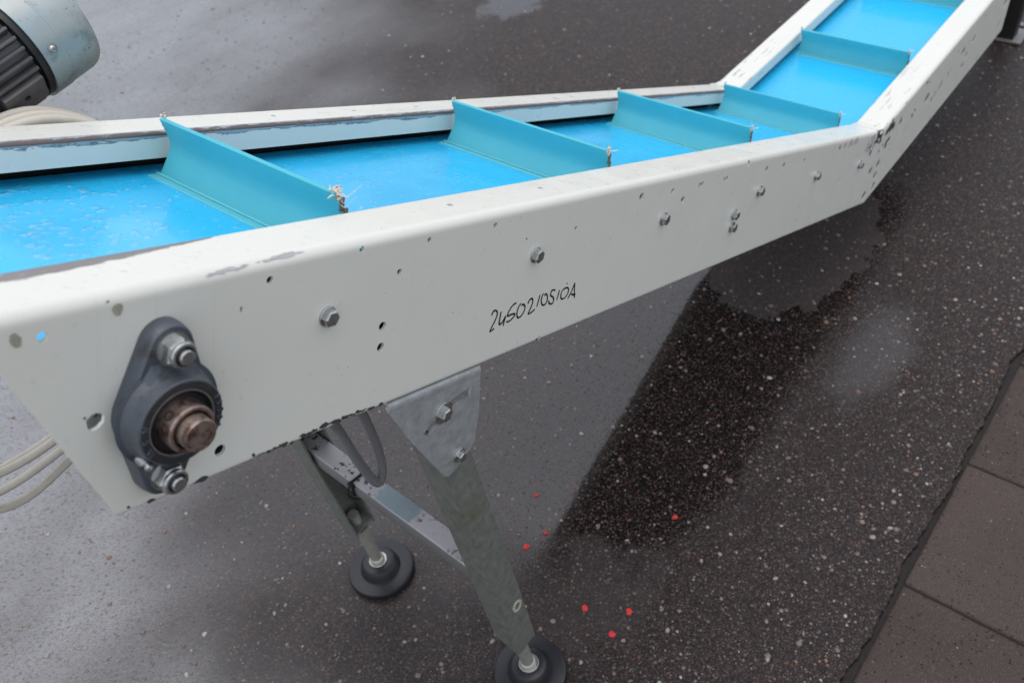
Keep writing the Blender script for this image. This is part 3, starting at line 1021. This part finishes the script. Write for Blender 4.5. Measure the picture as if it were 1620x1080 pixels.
# ---- located paint chips and scrapes, thin flakes on the rails
def flake(bm, M, x, z, r, mi, jag=0.45, stretch=1.0, rot=0.0, n=9, th=0.00022):
    pts = blob2d(r, n, jag, stretch, rot)
    vs = [bm.verts.new(M @ Vector((x + p.x, -th, z + p.y))) for p in pts]
    f = bm.faces.new(vs)
    f.material_index = mi
bm = bmesh.new()
for args in ((-1.6964, -.0148, .0042, 2, .35, .75, .3), (-1.6364, -.0097, .0044, 2, .25, .9, .2), (-1.6530, -.0800, .0016, 0), (-1.6600, -.0790, .0008, 0),
             (-1.6405, -.0925, .0009, 0), (-1.6424, -.0035, .0008, 0), (-1.5440, -.031, .0007, 0, .3, .4), (-1.2061, -.0367, .0009, 0), (-1.5452, -.0318, .0022, 0, .2, .25, .1),
             (-1.6310, -.0560, .0010, 0), (-1.6280, -.0640, .0016, 0, .5, .6), (-1.6265, -.0680, .0010, 0), (-1.1480, -.1615, .0030, 1, .6, .6), (-1.1520, -.1625, .0014, 0),
             (-.0500, -.0260, .013, 1, .65, 1.5, .3, 13), (-.0260, -.0240, .012, 0, .75, 1.2, .4, 13), (-.006, -.0200, .010, 0, .7, 1.0, .5, 11), (-.080, -.032, .009, 1, .6, 1.6, .4), (-.060, -.044, .009, 1, .6, 1.2, .9), (-.045, -.050, .006, 0, .6, .8, .9),
             (.016, -.052, .006, 0, .5, .4, 1.1), (.030, -.040, .006, 0, .5, .35, 1.0), (-.20, -.018, .007, 1, .5, 1.8), (-.17, -.0165, .006, 1, .5, 2.0), (-.235, -.020, .006, 1, .5, 1.5), (-.26, -.022, .004, 0, .5, 1.0),
             (-1.6320, -.1600, .0012, 0), (-1.6150, -.1625, .0020, 0, .4, 2), (-1.5950, -.1612, .0016, 0, .4, 2), (-1.5750, -.1625, .0022, 0, .4, 2.5)):
    flake(bm, ID, *args)
rr = random.Random(21)
for _ in range(26):
    flake(bm, ID, rr.uniform(-1.70, -0.1), -rr.uniform(0.012, 0.155), rr.choice((.0003, .0004, .0005)), 0, .5, rr.uniform(.5, 1.6), rr.uniform(0, 3), 6)
for _ in range(46):        # peeled lower edge
    x = rr.uniform(-1.53, -1.385)
    flake(bm, ID, x, -0.1605 + rr.uniform(-.002, .0005) + 0.001 * sin(x * 60), rr.uniform(.0006, .0022), 0, .6, rr.uniform(1.2, 2.6), rr.uniform(-.2, .2), 8, 0.0002 + rr.random() * 0.0002)
# fish-plate of flaked paint on the folded top edge
for k in range(38):
    x = -1.5725 + 0.080 * rr.random() ** 0.8
    a = radians(38 + 22 * (x + 1.5725) / 0.08 + rr.gauss(0, 5))
    R_, yc, zc = 0.0085 + 0.00015 + 0.000008 * k, 0.0085, dz1(-1.53, 0) - 0.0085
    pts = blob2d(rr.uniform(.0004, .0012), 9, .6, rr.uniform(2.5, 6.0))
    f = bm.faces.new([bm.verts.new((x + p.x, yc - R_ * cos(a + p.y / R_), zc + R_ * sin(a + p.y / R_))) for p in pts])
    f.material_index = 1
me = mesh(bm, angle=None, recalc=False)
for m in ('chip_dark', 'chip_grey', 'chip_tan'):
    me.materials.append(MAT[m])
o = link('paint_chips', me, None, rail1, S1)
o['kind'] = 'stuff'
bm = bmesh.new()
for args in ((.3038, -.0932, .0075, 0, .4, .35, .2), (.325, -.088, .010, 0, .3, .22, -.9), (.355, -.080, .012, 0, .3, .2, -.9), (.3981, -.0747, .006, 0, .4, .3, .2), (.1771, -.0657, .007, 0, .5, .5, .6), (.19, -.060, .005, 0, .5, .4, .6), (.035, -.020, .013, 0, .7, 1.2, .5, 13), (.055, -.028, .008, 0, .6, 1.0, .4), (.10, -.040, .008, 0, .6, 1.0, .6), (.03, -.055, .009, 0, .6, .8, 1.0), (.045, -.050, .007, 0, .6, .7, 1.0), (.24, -.020, .004, 0), (.62, -.030, .003, 0)):
    flake(bm, ID, *args)
for _ in range(8):
    flake(bm, ID, rr.uniform(0.02, 0.8), -rr.uniform(0.012, 0.155), rr.choice((.0008, .0012, .002)), 0, .5, rr.uniform(.5, 1.2), rr.uniform(0, 3), 6)
me = mesh(bm, angle=None, recalc=False)
for m in ('chip_dark', 'chip_grey', 'chip_tan'):
    me.materials.append(MAT[m])
o = link('paint_chips', me, None, rail3, S2)
o['kind'] = 'stuff'

# ---- flange bearing
BM_ = S1 @ Matrix.Translation((-1.6098, 0.0, -0.0868)) @ Matrix.Rotation(radians(3.2), 4, 'Y') @ FACE @ Matrix.Scale(0.955, 4)   # local: X along rail, Y up the panel, Z out
def hull_outline(rc, rl, J, n=12):
    d = math.acos((rc - rl) / J)
    pts = []
    a0 = pi / 2 - d
    for k in range(n + 1):                       # top lug
        a = a0 + (pi - 2 * a0) * k / n
        pts.append(Vector((rl * cos(a), J + rl * sin(a))))
    for k in range(1, n):                        # left side of the body
        a = (pi - a0) + 2 * a0 * k / n
        pts.append(Vector((rc * cos(a), rc * sin(a))))
    for k in range(n + 1):
        a = pi + a0 + (pi - 2 * a0) * k / n
        pts.append(Vector((rl * cos(a), -J + rl * sin(a))))
    for k in range(1, n):
        a = -a0 + 2 * a0 * k / n
        pts.append(Vector((rc * cos(a), rc * sin(a))))
    return pts
J = 0.0495
bm = bmesh.new()
rings = []
for rc, rl, z in ((0.0345, 0.0178, 0.0), (0.0345, 0.0178, 0.006), (0.0335, 0.0168, 0.0125), (0.0325, 0.0158, 0.0138)):
    rings.append([bm.verts.new((p.x, p.y, z)) for p in hull_outline(rc, rl, J)])
for A, B in zip(rings, rings[1:]):
    for i in range(len(A)):
        j = (i + 1) % len(A)
        bm.faces.new((A[i], A[j], B[j], B[i]))
bm.faces.new(rings[-1])
# boss with fillet, slightly conical, open bore for the insert
add_lathe(bm, [(0.0400, 0.0132), (0.0365, 0.0145), (0.0345, 0.0175), (0.0332, 0.0220), (0.0325, 0.0288), (0.0312, 0.0302), (0.0262, 0.0304), (0.0256, 0.0298), (0.0256, 0.0240)], 56, cap=False)
bear = link('flange_bearing', mesh(bm, angle=32), 'cast', conv, BM_)
bear['label'] = 'grey cast oval flange bearing with rusty shaft end bolted to the near rail'
# ridges that run from the lugs up onto the boss
for s in (1, -1):
    bm = bmesh.new()
    v = [bm.verts.new(p) for p in ((-0.0155, s * 0.040, 0.0137), (0.0155, s * 0.040, 0.0137), (0.026, s * 0.022, 0.0137), (-0.026, s * 0.022, 0.0137), (-0.019, s * 0.026, 0.0215), (0.019, s * 0.026, 0.0215))]
    bm.faces.new((v[0], v[1], v[5], v[4])); bm.faces.new((v[1], v[2], v[5])); bm.faces.new((v[0], v[4], v[3])); bm.faces.new((v[3], v[4], v[5], v[2]))
    link('lug_ridge', mesh(bm, angle=60), 'cast', bear, BM_)
bm = bmesh.new()
add_lathe(bm, [(0.0316, 0.0300), (0.0312, 0.0306), (0.0264, 0.0308), (0.0260, 0.0303)], 56, cap=False)
link('boss_face', mesh(bm), 'cast_dark', bear, BM_)
bm = bmesh.new()
add_lathe(bm, [(0.0256, 0.0292), (0.0252, 0.0300), (0.0243, 0.0300), (0.0240, 0.0290)], 48, cap=False)
link('outer_ring', mesh(bm), 'steel_ring', bear, BM_)
bm = bmesh.new()
add_lathe(bm, [(0.0241, 0.0284), (0.0225, 0.0262), (0.0205, 0.0256), (0.0175, 0.0262)], 48, cap=False)
link('seal', mesh(bm, angle=60), 'seal', bear, BM_)
bm = bmesh.new()
add_lathe(bm, [(0.0178, 0.0250), (0.0178, 0.0405), (0.0168, 0.0416), (0.0150, 0.0416), (0.0143, 0.0408), (0.0143, 0.0330), (0.0120, 0.0325)], 48, cap=False)
inner = link('inner_ring', mesh(bm), 'rust', bear, BM_)
bm = bmesh.new()
add_lathe(bm, [(0.0038, 0), (0.0038, 0.0009), (0.0026, 0.0009), (0.0022, -0.001), (0.0, -0.001)], 14, Matrix.Rotation(radians(140), 4, 'Z') @ Matrix.Translation((0.0174, 0, 0.0340)) @ Matrix.Rotation(pi / 2, 4, 'Y'))
link('grub_screw', mesh(bm), 'dark_steel', bear, BM_)
bm = bmesh.new()
add_lathe(bm, [(0.0125, 0.020), (0.0125, 0.0500), (0.0114, 0.0514), (0.0, 0.0516)], 40)
link('shaft', mesh(bm), 'rust', bear, BM_)
# self-locking nuts on studs
for s in (1, -1):
    Mn = BM_ @ Matrix.Translation((0, s * J, 0.0138))
    bm = bmesh.new()
    add_lathe(bm, [(0.0125, 0), (0.0125, 0.0018), (0.0100, 0.0019)], 30, cap=False)
    hex_prism(bm, 0.0200, 0.0018, 0.0115, ch=0.0014, rot=0.25 + s * .2)
    add_lathe(bm, [(0.0098, 0.0095), (0.0098, 0.0132), (0.0090, 0.0143), (0.0074, 0.0146), (0.0070, 0.0135)], 30, cap=False)
    link('lock_nut', mesh(bm, angle=28), 'zinc', bear, Mn)
    bm = bmesh.new()
    add_lathe(bm, [(0.0072, 0.0137), (0.0055, 0.0134)], 24, cap=False)
    link('nylon_ring', mesh(bm), 'black', bear, Mn)
    bm = bmesh.new()
    add_lathe(bm, [(0.0056, 0.010), (0.0056, 0.0168), (0.0047, 0.0178), (0.0, 0.0178)], 24)
    link('stud', mesh(bm), 'zinc', bear, Mn)
bm = bmesh.new()
Mg = Matrix.Translation((-0.0200, -0.0300, 0.0135)) @ Matrix.Rotation(radians(52), 4, Vector((0.6, -0.9, 0)).cross(Vector((0, 0, -1))).normalized())
add_lathe(bm, [(0.0042, -0.003), (0.0042, 0.0040), (0.0028, 0.0045), (0.0026, 0.0060), (0.0036, 0.0078), (0.0030, 0.0098), (0.0012, 0.0106), (0.0, 0.0106)], 14, Mg)
link('grease_nipple', mesh(bm), 'zinc', bear, BM_)
# cast lettering round the boss face
def cast_text(txt, r, a_start, a_step, size, z, flip=False):
    for k, ch in enumerate(txt):
        if ch == ' ':
            continue
        cu = bpy.data.curves.new('letter', 'FONT')
        cu.body = ch
        cu.size = size
        cu.extrude = 0.0009
        cu.align_x = 'CENTER'
        cu.align_y = 'CENTER'
        ob = bpy.data.objects.new('tmp', cu)
        col.objects.link(ob)
        bpy.context.view_layer.update()
        dg = bpy.context.evaluated_depsgraph_get()
        me = bpy.data.meshes.new_from_object(ob.evaluated_get(dg))
        bpy.data.objects.remove(ob)
        me.materials.clear()
        a = radians(a_start + a_step * k)
        rot = a - pi / 2 if not flip else a + pi / 2
        Ml = BM_ @ Matrix.Translation((r * cos(a), r * sin(a), z)) @ Matrix.Rotation(rot, 4, 'Z')
        link('cast_letter', finish(me, None), 'cast', bear, Ml)
cast_text('FL205', 0.0288, 28, -11.5, 0.0066, 0.0310)
cast_text('ASW', 0.0288, 172, 21, 0.0070, 0.0310, True)

# ---- support legs
def leg_matrix(y, flip):
    top = Vector((-1.259, y, 0.644))
    bot = Vector((-1.2105, y, 0.140))
    zax = (top - bot).normalized()
    yax = Vector((0, 1, 0))
    xax = yax.cross(zax)
    if flip:
        yax, xax = -yax, -xax
    return Matrix(((xax.x, yax.x, zax.x, bot.x), (xax.y, yax.y, zax.y, bot.y), (xax.z, yax.z, zax.z, bot.z), (0, 0, 0, 1)))
cp = rounded([(-0.021, 0.040), (-0.021, 0.0), (0.021, 0.0), (0.021, 0.040)], [0, 0.0045, 0.0045, 0], 5)
cp = thicken(cp, 0.003)
cp2 = thicken(rounded([(-0.021, 0.040), (-0.021, 0.0), (0.021, 0.0), (0.021, 0.040)], [0, 0.0045, 0.0045, 0], 5), -0.003)
# choose the inward offset
if max(p.x for p in cp) > 0.0215:
    cp = cp2
leg_me = None
def leg_mesh(rear):
    def bottom(p):            # the web is cut off square, the side flanges slope up towards the open side
        return Vector((p.x, p.y, 0.0 + (0.020 * p.y / 0.04)))
    bm = extrude_profile(cp, bottom, lambda p: Vector((p.x, p.y, 0.565)))
    return mesh(bm, angle=32)
foot_prof = [(0.0, 0.0), (0.0575, 0.0), (0.0585, 0.003), (0.0585, 0.0105), (0.0570, 0.0130), (0.0540, 0.0140), (0.0360, 0.0150), (0.0350, 0.0165), (0.0330, 0.0260), (0.0270, 0.0340), (0.0210, 0.0360), (0.0175, 0.0362), (0.0, 0.0362)]
legs = []
for k, (y, flip, fx, fy) in enumerate(((0.0045, False, -1.199, 0.023), (W - 0.0045, True, -1.203, W - 0.025))):
    M = leg_matrix(y, flip)
    leg = link('support_leg', leg_mesh(flip), 'galv_leg', conv, M)
    leg['label'] = ('near galvanised channel leg with slotted bracket', 'far galvanised channel leg seen from its open side')[k]
    legs.append(leg)
    # screw foot
    Mf = Matrix.Translation((fx, fy, 0.0005))
    bm = bmesh.new()
    add_lathe(bm, foot_prof, 56)
    link('foot_pad', mesh(bm, angle=32), 'rubber', leg, Mf)
    bm = bmesh.new()
    add_lathe(bm, [(0.0160, 0.0355), (0.0160, 0.0385), (0.0152, 0.0392), (0.0122, 0.0392), (0.0118, 0.0370)], 36, Mf, cap=False)
    link('foot_washer', mesh(bm), 'zinc', leg)
    bm = bmesh.new()
    p0 = Vector((fx, fy, 0.034))
    p1 = M @ Vector((0.0, 0.019, 0.050))
    n = 64
    pts = [p0.lerp(p1, i / n) for i in range(n + 1)]
    rad = [0.0128 if i < 6 else (0.0094 + 0.0006 * (i % 2)) for i in range(n + 1)]
    add_tube(bm, pts, rad, 18)
    link('threaded_rod', mesh(bm, angle=60), 'rod', leg)
    bm = bmesh.new()
    hex_prism(bm, 0.026, 0.012, 0.024, Matrix.Translation((0, 0.019, 0)), ch=0.0015)
    link('jam_nut', mesh(bm, angle=28), 'dark_steel', leg, M)
    bm = bmesh.new()
    add_box(bm, (-0.0178, 0.0035, 0.024), (0.0178, 0.0375, 0.030))
    link('end_plate', mesh(bm), 'galv_leg', leg, M)

# slotted bracket plate (in the incline frame), bent under the rail
def bracket_mesh():
    out = [(-1.378, -.176), (-1.246, -.176), (-1.2375, -.2225), (-1.2365, -.262), (-1.2470, -.276), (-1.2640, -.2875), (-1.2730, -.2910), (-1.2805, -.2870), (-1.3371, -.2257)]
    bm = bmesh.new()
    A = [bm.verts.new((x, 0.0004, z)) for x, z in out]
    B = [bm.verts.new((x, 0.0034, z)) for x, z in out]
    n = len(out)
    for i in range(n):
        bm.faces.new((A[i], A[(i + 1) % n], B[(i + 1) % n], B[i]))
    bm.faces.new(A); bm.faces.new(B[::-1])
    me = mesh(bm, angle=30)
    bmc = bmesh.new()
    # curved slot around the lower bolt
    cx, cz, R_ = -1.2602, -.2690, 0.0755
    ins, outs = [], []
    for k in range(13):
        a = radians(142 - (142 - 88) * k / 12)
        ins.append((cx + (R_ - 0.0052) * cos(a), cz + (R_ - 0.0052) * sin(a)))
        outs.append((cx + (R_ + 0.0052) * cos(a), cz + (R_ + 0.0052) * sin(a)))
    lp = ins + outs[::-1]
    va = [bmc.verts.new((x, -0.01, z)) for x, z in lp]
    vb = [bmc.verts.new((x, 0.02, z)) for x, z in lp]
    n = len(lp)
    for i in range(n):
        bmc.faces.new((va[i], va[(i + 1) % n], vb[(i + 1) % n], vb[i]))
    h = n // 2
    for R2 in (va, vb):
        for i in range(h - 1):
            bmc.faces.new((R2[i], R2[i + 1], R2[n - 2 - i], R2[n - 1 - i]))
    me = cut(me, bmc)
    bm = bmesh.new()
    bm.from_mesh(me)
    pr = thicken(rounded([(0.0004, -.1762), (0.0004, -.1668), (0.034, -.1668)], [0, 0.0062, 0], 6), 0.003)
    b2 = extrude_profile(pr, lambda p: Vector((-1.378, p.x, p.y)), lambda p: Vector((-1.246, p.x, p.y)))
    tmp = bpy.data.meshes.new('t')
    b2.to_mesh(tmp)
    b2.free()
    bm.from_mesh(tmp)
    return mesh(bm, angle=30)
br_me = bracket_mesh()
br_me.materials.clear()
MIR = Matrix.Translation((0, W, 0)) @ Matrix.Diagonal((1, -1, 1, 1))
bolt_big = bolt_mesh(0.013, 0.0120, 0.0060, 0.3)
bolt_sml = bolt_mesh(0.0115, 0.0085, 0.0055, 0.8)
for leg, F in ((legs[0], S1), (legs[1], S1 @ MIR)):
    link('bracket', br_me, 'galv', leg, F)
    link('bolt', bolt_big, None, leg, F @ Matrix.Translation((-1.2985, 0.0003, -.2040)) @ FACE)
    link('bolt', bolt_sml, None, leg, F @ Matrix.Translation((-1.2602, 0.0003, -.2690)) @ FACE)
# welded plug near the bottom of the near leg
bm = bmesh.new()
for k in range(14):
    a = 2 * pi * k / 14
    add_lathe(bm, [(0.0030, 0), (0.0022, 0.0012), (0, 0.0016)], 7, Matrix.Translation((0.006 + 0.007 * cos(a), -0.0001, 0.120 + 0.010 * sin(a))) @ FACE)
link('weld_plug', mesh(bm, angle=60), 'chip_tan', legs[0], leg_matrix(0.0045, False))

# ---- crossbar between the legs, dusty on top, with a black cable tie
bm = bmesh.new()
add_box(bm, (-0.015, 0.010, -0.015), (0.015, W - 0.010, 0.015), bevel=0.0025, seg=3)
XB = Matrix.Translation((-1.2345, 0, 0.343)) @ Matrix.Rotation(radians(7.0), 4, 'X')
bar = link('crossbar', mesh(bm, angle=32), 'crossbar', conv, XB)
bar['label'] = 'dusty square steel bar between the two legs'
bm = bmesh.new()
s = 0.0163
pts = [(-s, .262, s), (s, .258, s), (s, .257, -s), (-s, .261, -s)]
for i in range(4):
    a, b = Vector(pts[i]), Vector(pts[(i + 1) % 4])
    add_tube(bm, [a, b], 0.0022, 6)
add_box(bm, (-0.0205, .256, 0.006), (-0.0150, .266, 0.016), bevel=0.001)
add_tube(bm, spline([(-0.018, .262, 0.012), (-0.022, .268, -0.01), (-0.015, .272, -0.035), (-0.004, .268, -0.05)], 5), 0.0016, 6)
link('cable_tie', mesh(bm), 'black', bar, XB)

# ---- looped grey hose hanging below the belt
bm = bmesh.new()
hp = spline([(-1.325, .13, 0.745), (-1.312, .14, 0.675), (-1.2992, .15, 0.6256), (-1.2914, .15, 0.5716), (-1.2815, .151, 0.522), (-1.2740, .151, 0.4985), (-1.2660, .151, 0.4985), (-1.2605, .15, 0.520), (-1.2585, .15, 0.552), (-1.2610, .15, 0.600), (-1.268, .15, 0.655), (-1.28, .15, 0.745)], 6)
add_tube(bm, hp, 0.0062, 14)
link('hose', mesh(bm, angle=60), 'hose', conv)['label'] = 'grey hose hanging in a narrow loop under the belt'

# ---- tail support of the level section: dark post on a slotted foot plate
bm = bmesh.new()
add_box(bm, (0.845, 0.030, -0.150), (1.32, 0.036, -0.030), S2, bevel=0.001)
tail = link('tail_frame', mesh(bm), 'dark_steel', conv)
bm = bmesh.new()
add_box(bm, (1.20, 0.030, 0.008), (1.25, 0.095, 0.33), bevel=0.003)
link('tail_post', mesh(bm), 'dark_steel', conv)
bm = bmesh.new()
add_box(bm, (1.190, 0.004, 0.0), (1.330, 0.112, 0.008), bevel=0.0035)
me = mesh(bm)
bmc = bmesh.new()
add_box(bmc, (1.285, 0.022, -0.02), (1.305, 0.052, 0.03), bevel=0.006)
me = cut(me, bmc)
link('foot_plate', me, 'plate_grey', conv, Matrix.Translation((0, 0, 0.001)))

# ---- gear motor on the far end of the drive shaft
el, az = 0.1236, 0.052
v = Vector((cos(el) * cos(az), cos(el) * sin(az), sin(el)))
xa = Vector((0, 1, 0)).cross(v).normalized()
ya = v.cross(xa)
mc = Vector((-1.3006, 0.50, 1.0074))
MM = Matrix(((xa.x, ya.x, v.x, mc.x), (xa.y, ya.y, v.y, mc.y), (xa.z, ya.z, v.z, mc.z), (0, 0, 0, 1)))   # local Z along the motor axis, 0 at the cover mouth
bm = bmesh.new()
add_lathe(bm, [(0.0450, -0.24), (0.0450, 0.004), (0.040, 0.006), (0.0, 0.006)], 48)
motor = link('drive_motor', mesh(bm), 'motor_body', conv, MM)
motor['label'] = 'dark ribbed electric motor with pale fan cover behind the far rail'
bm = bmesh.new()
add_lathe(bm, [(0.0530, -0.0005), (0.0570, -0.0010), (0.0570, 0.0215), (0.0563, 0.0222), (0.0563, 0.0500), (0.0552, 0.0555), (0.0525, 0.0600), (0.0480, 0.0625), (0.020, 0.0635), (0.0, 0.0635)], 72, cap=False)
add_lathe(bm, [(0.0545, 0.0205), (0.0535, 0.0000), (0.0530, -0.0005)], 72, cap=False)
cover = link('fan_cover', mesh(bm, angle=28), 'fan_cover', motor, MM)
bm = bmesh.new()
add_lathe(bm, [(0.0538, -0.001), (0.0538, -0.0075), (0.0500, -0.0085), (0.0440, -0.0085)], 60, cap=False)
link('end_shield', mesh(bm), 'black', motor, MM)
bm = bmesh.new()
add_box(bm, (0.042, -0.0019, -0.205), (0.0545, 0.0019, -0.010), bevel=0.0012, seg=2)
fin_me = mesh(bm)
bm = bmesh.new()
add_box(bm, (0.040, -0.0135, -0.060), (0.0560, 0.0135, -0.012), bevel=0.002)
pad_me = mesh(bm)
bmc = bmesh.new()
add_lathe(bmc, [(0.0036, 0.045), (0.0036, 0.07)], 16, Matrix.Translation((0, 0, -0.036)) @ Matrix.Rotation(pi / 2, 4, 'Y'))
pad_me = cut(pad_me, bmc)
pads = (-62, 28, 118, 208)
for k in range(30):
    a = k * 12
    if any(abs((a - p + 180) % 360 - 180) < 14 for p in pads):
        continue
    link('cooling_fin', fin_me, 'motor_body', motor, MM @ Matrix.Rotation(radians(a), 4, 'Z'))
for a in pads:
    link('mounting_pad', pad_me, 'motor_body', motor, MM @ Matrix.Rotation(radians(a), 4, 'Z'))
bm = bmesh.new()
add_lathe(bm, [(0.0052, 0), (0.0052, 0.0008), (0.0040, 0.0009), (0.0038, 0.0020), (0.0026, 0.0034), (0.0012, 0.0036), (0.0008, 0.0026), (0, 0.0026)], 20)
scr_me = mesh(bm, angle=40)
for a in (-93, -3, 87, 177):
    link('screw', scr_me, 'zinc', motor, MM @ Matrix.Rotation(radians(a), 4, 'Z') @ Matrix.Translation((0.0568, 0, 0.0105)) @ Matrix.Rotation(pi / 2, 4, 'Y'))
bm = bmesh.new()
add_box(bm, (-0.05, -0.055, -0.36), (0.075, 0.055, -0.24), bevel=0.010, seg=3)
add_lathe(bm, [(0.060, -0.245), (0.060, -0.232), (0.047, -0.230)], 40)
link('gearbox', mesh(bm), 'motor_body', motor, MM)
bm = bmesh.new()
ycyl(bm, DX, DZ, 0.0125, W - 0.05, 0.56, 24)
link('drive_shaft', mesh(bm), 'rust', conv, S1)

# ================================================================== CABLE COIL hung on the gear motor
bm = bmesh.new()
ctrl = [(-1.37, .974), (-1.305, .942), (-1.255, .87), (-1.26, .78), (-1.31, .69), (-1.40, .632), (-1.50, .615), (-1.585, .632), (-1.65, .70), (-1.66, .80), (-1.60, .90), (-1.49, .960)]
ctrl = ctrl[8:] + ctrl[:8]
rc = random.Random(4)
pts = []
for lp in range(4):
    sh = (0.0, -0.008, 0.008, 0.003, 0.014)[lp]
    for k, (X, Z) in enumerate(ctrl):
        drop_ = (-0.030 if lp == 1 else 0.0) * max(0, 1 - abs((k + 8) % 12 - 7) / 2.2)
        pts.append((X + sh * (1 if X > -1.45 else -1) * 0.3 + rc.gauss(0, .004), 0.412 + 0.009 * lp + rc.gauss(0, .003), Z - sh * (0.45 if Z > .8 else -0.9) + drop_ + rc.gauss(0, .0025)))
pts = spline(pts, 6)
add_tube(bm, pts, 0.0052, 10)
o = link('power_cable', mesh(bm, angle=60), 'cable')
o['label'] = 'coil of beige power cable hanging behind the conveyor beside the motor'
o['category'] = 'cable'

# ================================================================== RED SPECKS on the asphalt
specks = [(-.917, .225, .0042, 'small red paint speck farthest from the near foot, left of the dark puddle reflection'),
          (-.974, .161, .0040, 'tiny red paint speck at the edge of the dark puddle reflection'),
          (-1.017, .172, .0055, 'red paint speck closest to the upper part of the near leg'),
          (-.815, -.013, .0048, 'red paint speck alone inside the dark puddle reflection, rightmost of all'),
          (-1.055, .018, .0056, 'left one of two level red paint specks right of the near foot'),
          (-1.018, -.047, .0060, 'largest red paint speck, right one of two level specks near the foot'),
          (-1.068, -.046, .0052, 'lowest red paint speck, just above the bottom edge of the picture')]
for x, y, r, lab in specks:
    bm = bmesh.new()
    ring = [bm.verts.new((p.x, p.y, 0.0)) for p in blob2d(r, 11, 0.30)]
    mid = [bm.verts.new((v.co.x * 0.75, v.co.y * 0.75, 0.0016)) for v in ring]
    c = bm.verts.new((0, 0, 0.0019))
    for i in range(11):
        j = (i + 1) % 11
        bm.faces.new((ring[i], ring[j], mid[j], mid[i]))
        bm.faces.new((mid[i], mid[j], c))
    o = link('red_speck', mesh(bm, angle=70), 'red', None, Matrix.Translation((x, y, 0.0012)))
    o['label'] = lab
    o['category'] = 'paint speck'
    o['group'] = 'red paint specks on the asphalt'

# ================================================================== RAIN DROPS on the conveyor
def drop(bm, M, x, y, r, h, st=1.0, rot=0.0, seg=12):
    rings = []
    jag = [1 + rnd.uniform(-.16, .16) for _ in range(seg)]
    for f, z in ((1.0, -0.0002), (0.93, 0.42), (0.70, 0.78), (0.36, 0.96)):
        R_ = []
        for k in range(seg):
            a = 2 * pi * k / seg
            px, py = r * f * jag[k] * cos(a) * st, r * f * jag[k] * sin(a)
            X, Y = px * cos(rot) - py * sin(rot), px * sin(rot) + py * cos(rot)
            R_.append(bm.verts.new(M @ Vector((x + X, y + Y, z if z < 0 else h * z))))
        rings.append(R_)
    c = bm.verts.new(M @ Vector((x, y, h)))
    for A, B in zip(rings, rings[1:]):
        for k in range(seg):
            bm.faces.new((A[k], A[(k + 1) % seg], B[(k + 1) % seg], B[k]))
    for k in range(seg):
        bm.faces.new((rings[-1][k], rings[-1][(k + 1) % seg], c))

rnd = random.Random(99)
bm = bmesh.new()
MB = Matrix.Translation((0, 0, ZB))
for _ in range(1500):
    x = -1.60 + 0.55 * rnd.random() ** 1.5
    y = rnd.uniform(0.05, 0.335)
    k = max(0.25, 1 - (x + 1.6) / 0.5)
    r = rnd.choice((.0008, .0010, .0013, .0016, .0022, .0032)) * (0.6 + 0.6 * k)
    drop(bm, MB, x, y, r, r * rnd.uniform(.32, .55), rnd.uniform(1, 1.7), rnd.uniform(-.5, .5), 10)
for _ in range(500):
    x = rnd.uniform(-1.1, -0.1)
    r = rnd.choice((.0006, .0008, .0011))
    drop(bm, MB, x, rnd.uniform(.05, .33), r, r * .35, 1.2, rnd.uniform(0, 3), 8)
o = link('rain_drops', mesh(bm, angle=None), 'water', belt, S1)
for p in o.data.polygons:
    p.use_smooth = True
o['kind'] = 'stuff'
bm = bmesh.new()
for _ in range(700):
    x = -1.70 + 1.65 * rnd.random() ** 1.25
    near = rnd.random() < 0.6
    y = rnd.uniform(0.008, WF - 0.004)
    r = rnd.choice((.0007, .0009, .0012, .0016, .0022)) * rnd.uniform(.6, 1.15)
    z = dz1(x, 0) if near else 0.0
    if not near:
        y = W - y
    drop(bm, Matrix.Translation((0, 0, z)), x, y, r, r * rnd.uniform(.35, .55), rnd.uniform(1, 2.0), rnd.uniform(-.5, .5), 10)
for _ in range(90):                    # on the side panel, a little elongated downhill
    x, z = rnd.uniform(-1.70, -0.15), -0.012 - 0.13 * rnd.random() ** 1.6
    r = rnd.choice((.0007, .0010, .0013, .0017))
    drop(bm, FACE, x, z, r, r * .32, rnd.uniform(1, 1.9), pi / 2 + 0.42, 10)
o = link('rain_drops', mesh(bm, angle=None), 'water', conv, S1)
for p in o.data.polygons:
    p.use_smooth = True
o['kind'] = 'stuff'
bm = bmesh.new()
CF = Matrix(((0, 0, -1, 0), (1, 0, 0, 0), (0, -1, 0, 0), (0, 0, 0, 1)))    # local Z -> -X, on the near face of a cleat
CF = Matrix(((0, 0, -1, 0), (1, 0, 0, 0), (0, 1, 0, 0), (0, 0, 0, 1)))
for x0, n in ((-1.3927, 150), (-0.958, 130), (-0.5233, 70)):
    for _ in range(n):
        z = rnd.uniform(0.006, 0.036)
        r = rnd.choice((.0006, .0008, .0011, .0014))
        dx = 0.0025 * min(1, z / 0.012) - (0.0038 if True else 0)
        drop(bm, Matrix.Translation((x0 - 0.0010, 0, 0)) @ CF, rnd.uniform(0.07, 0.31), ZB + z, r, r * .35 + 0.0004, rnd.uniform(.8, 1.2), 0, 8)
o = link('rain_drops', mesh(bm, angle=None), 'water', conv, S1)
for p in o.data.polygons:
    p.use_smooth = True
o['kind'] = 'stuff'
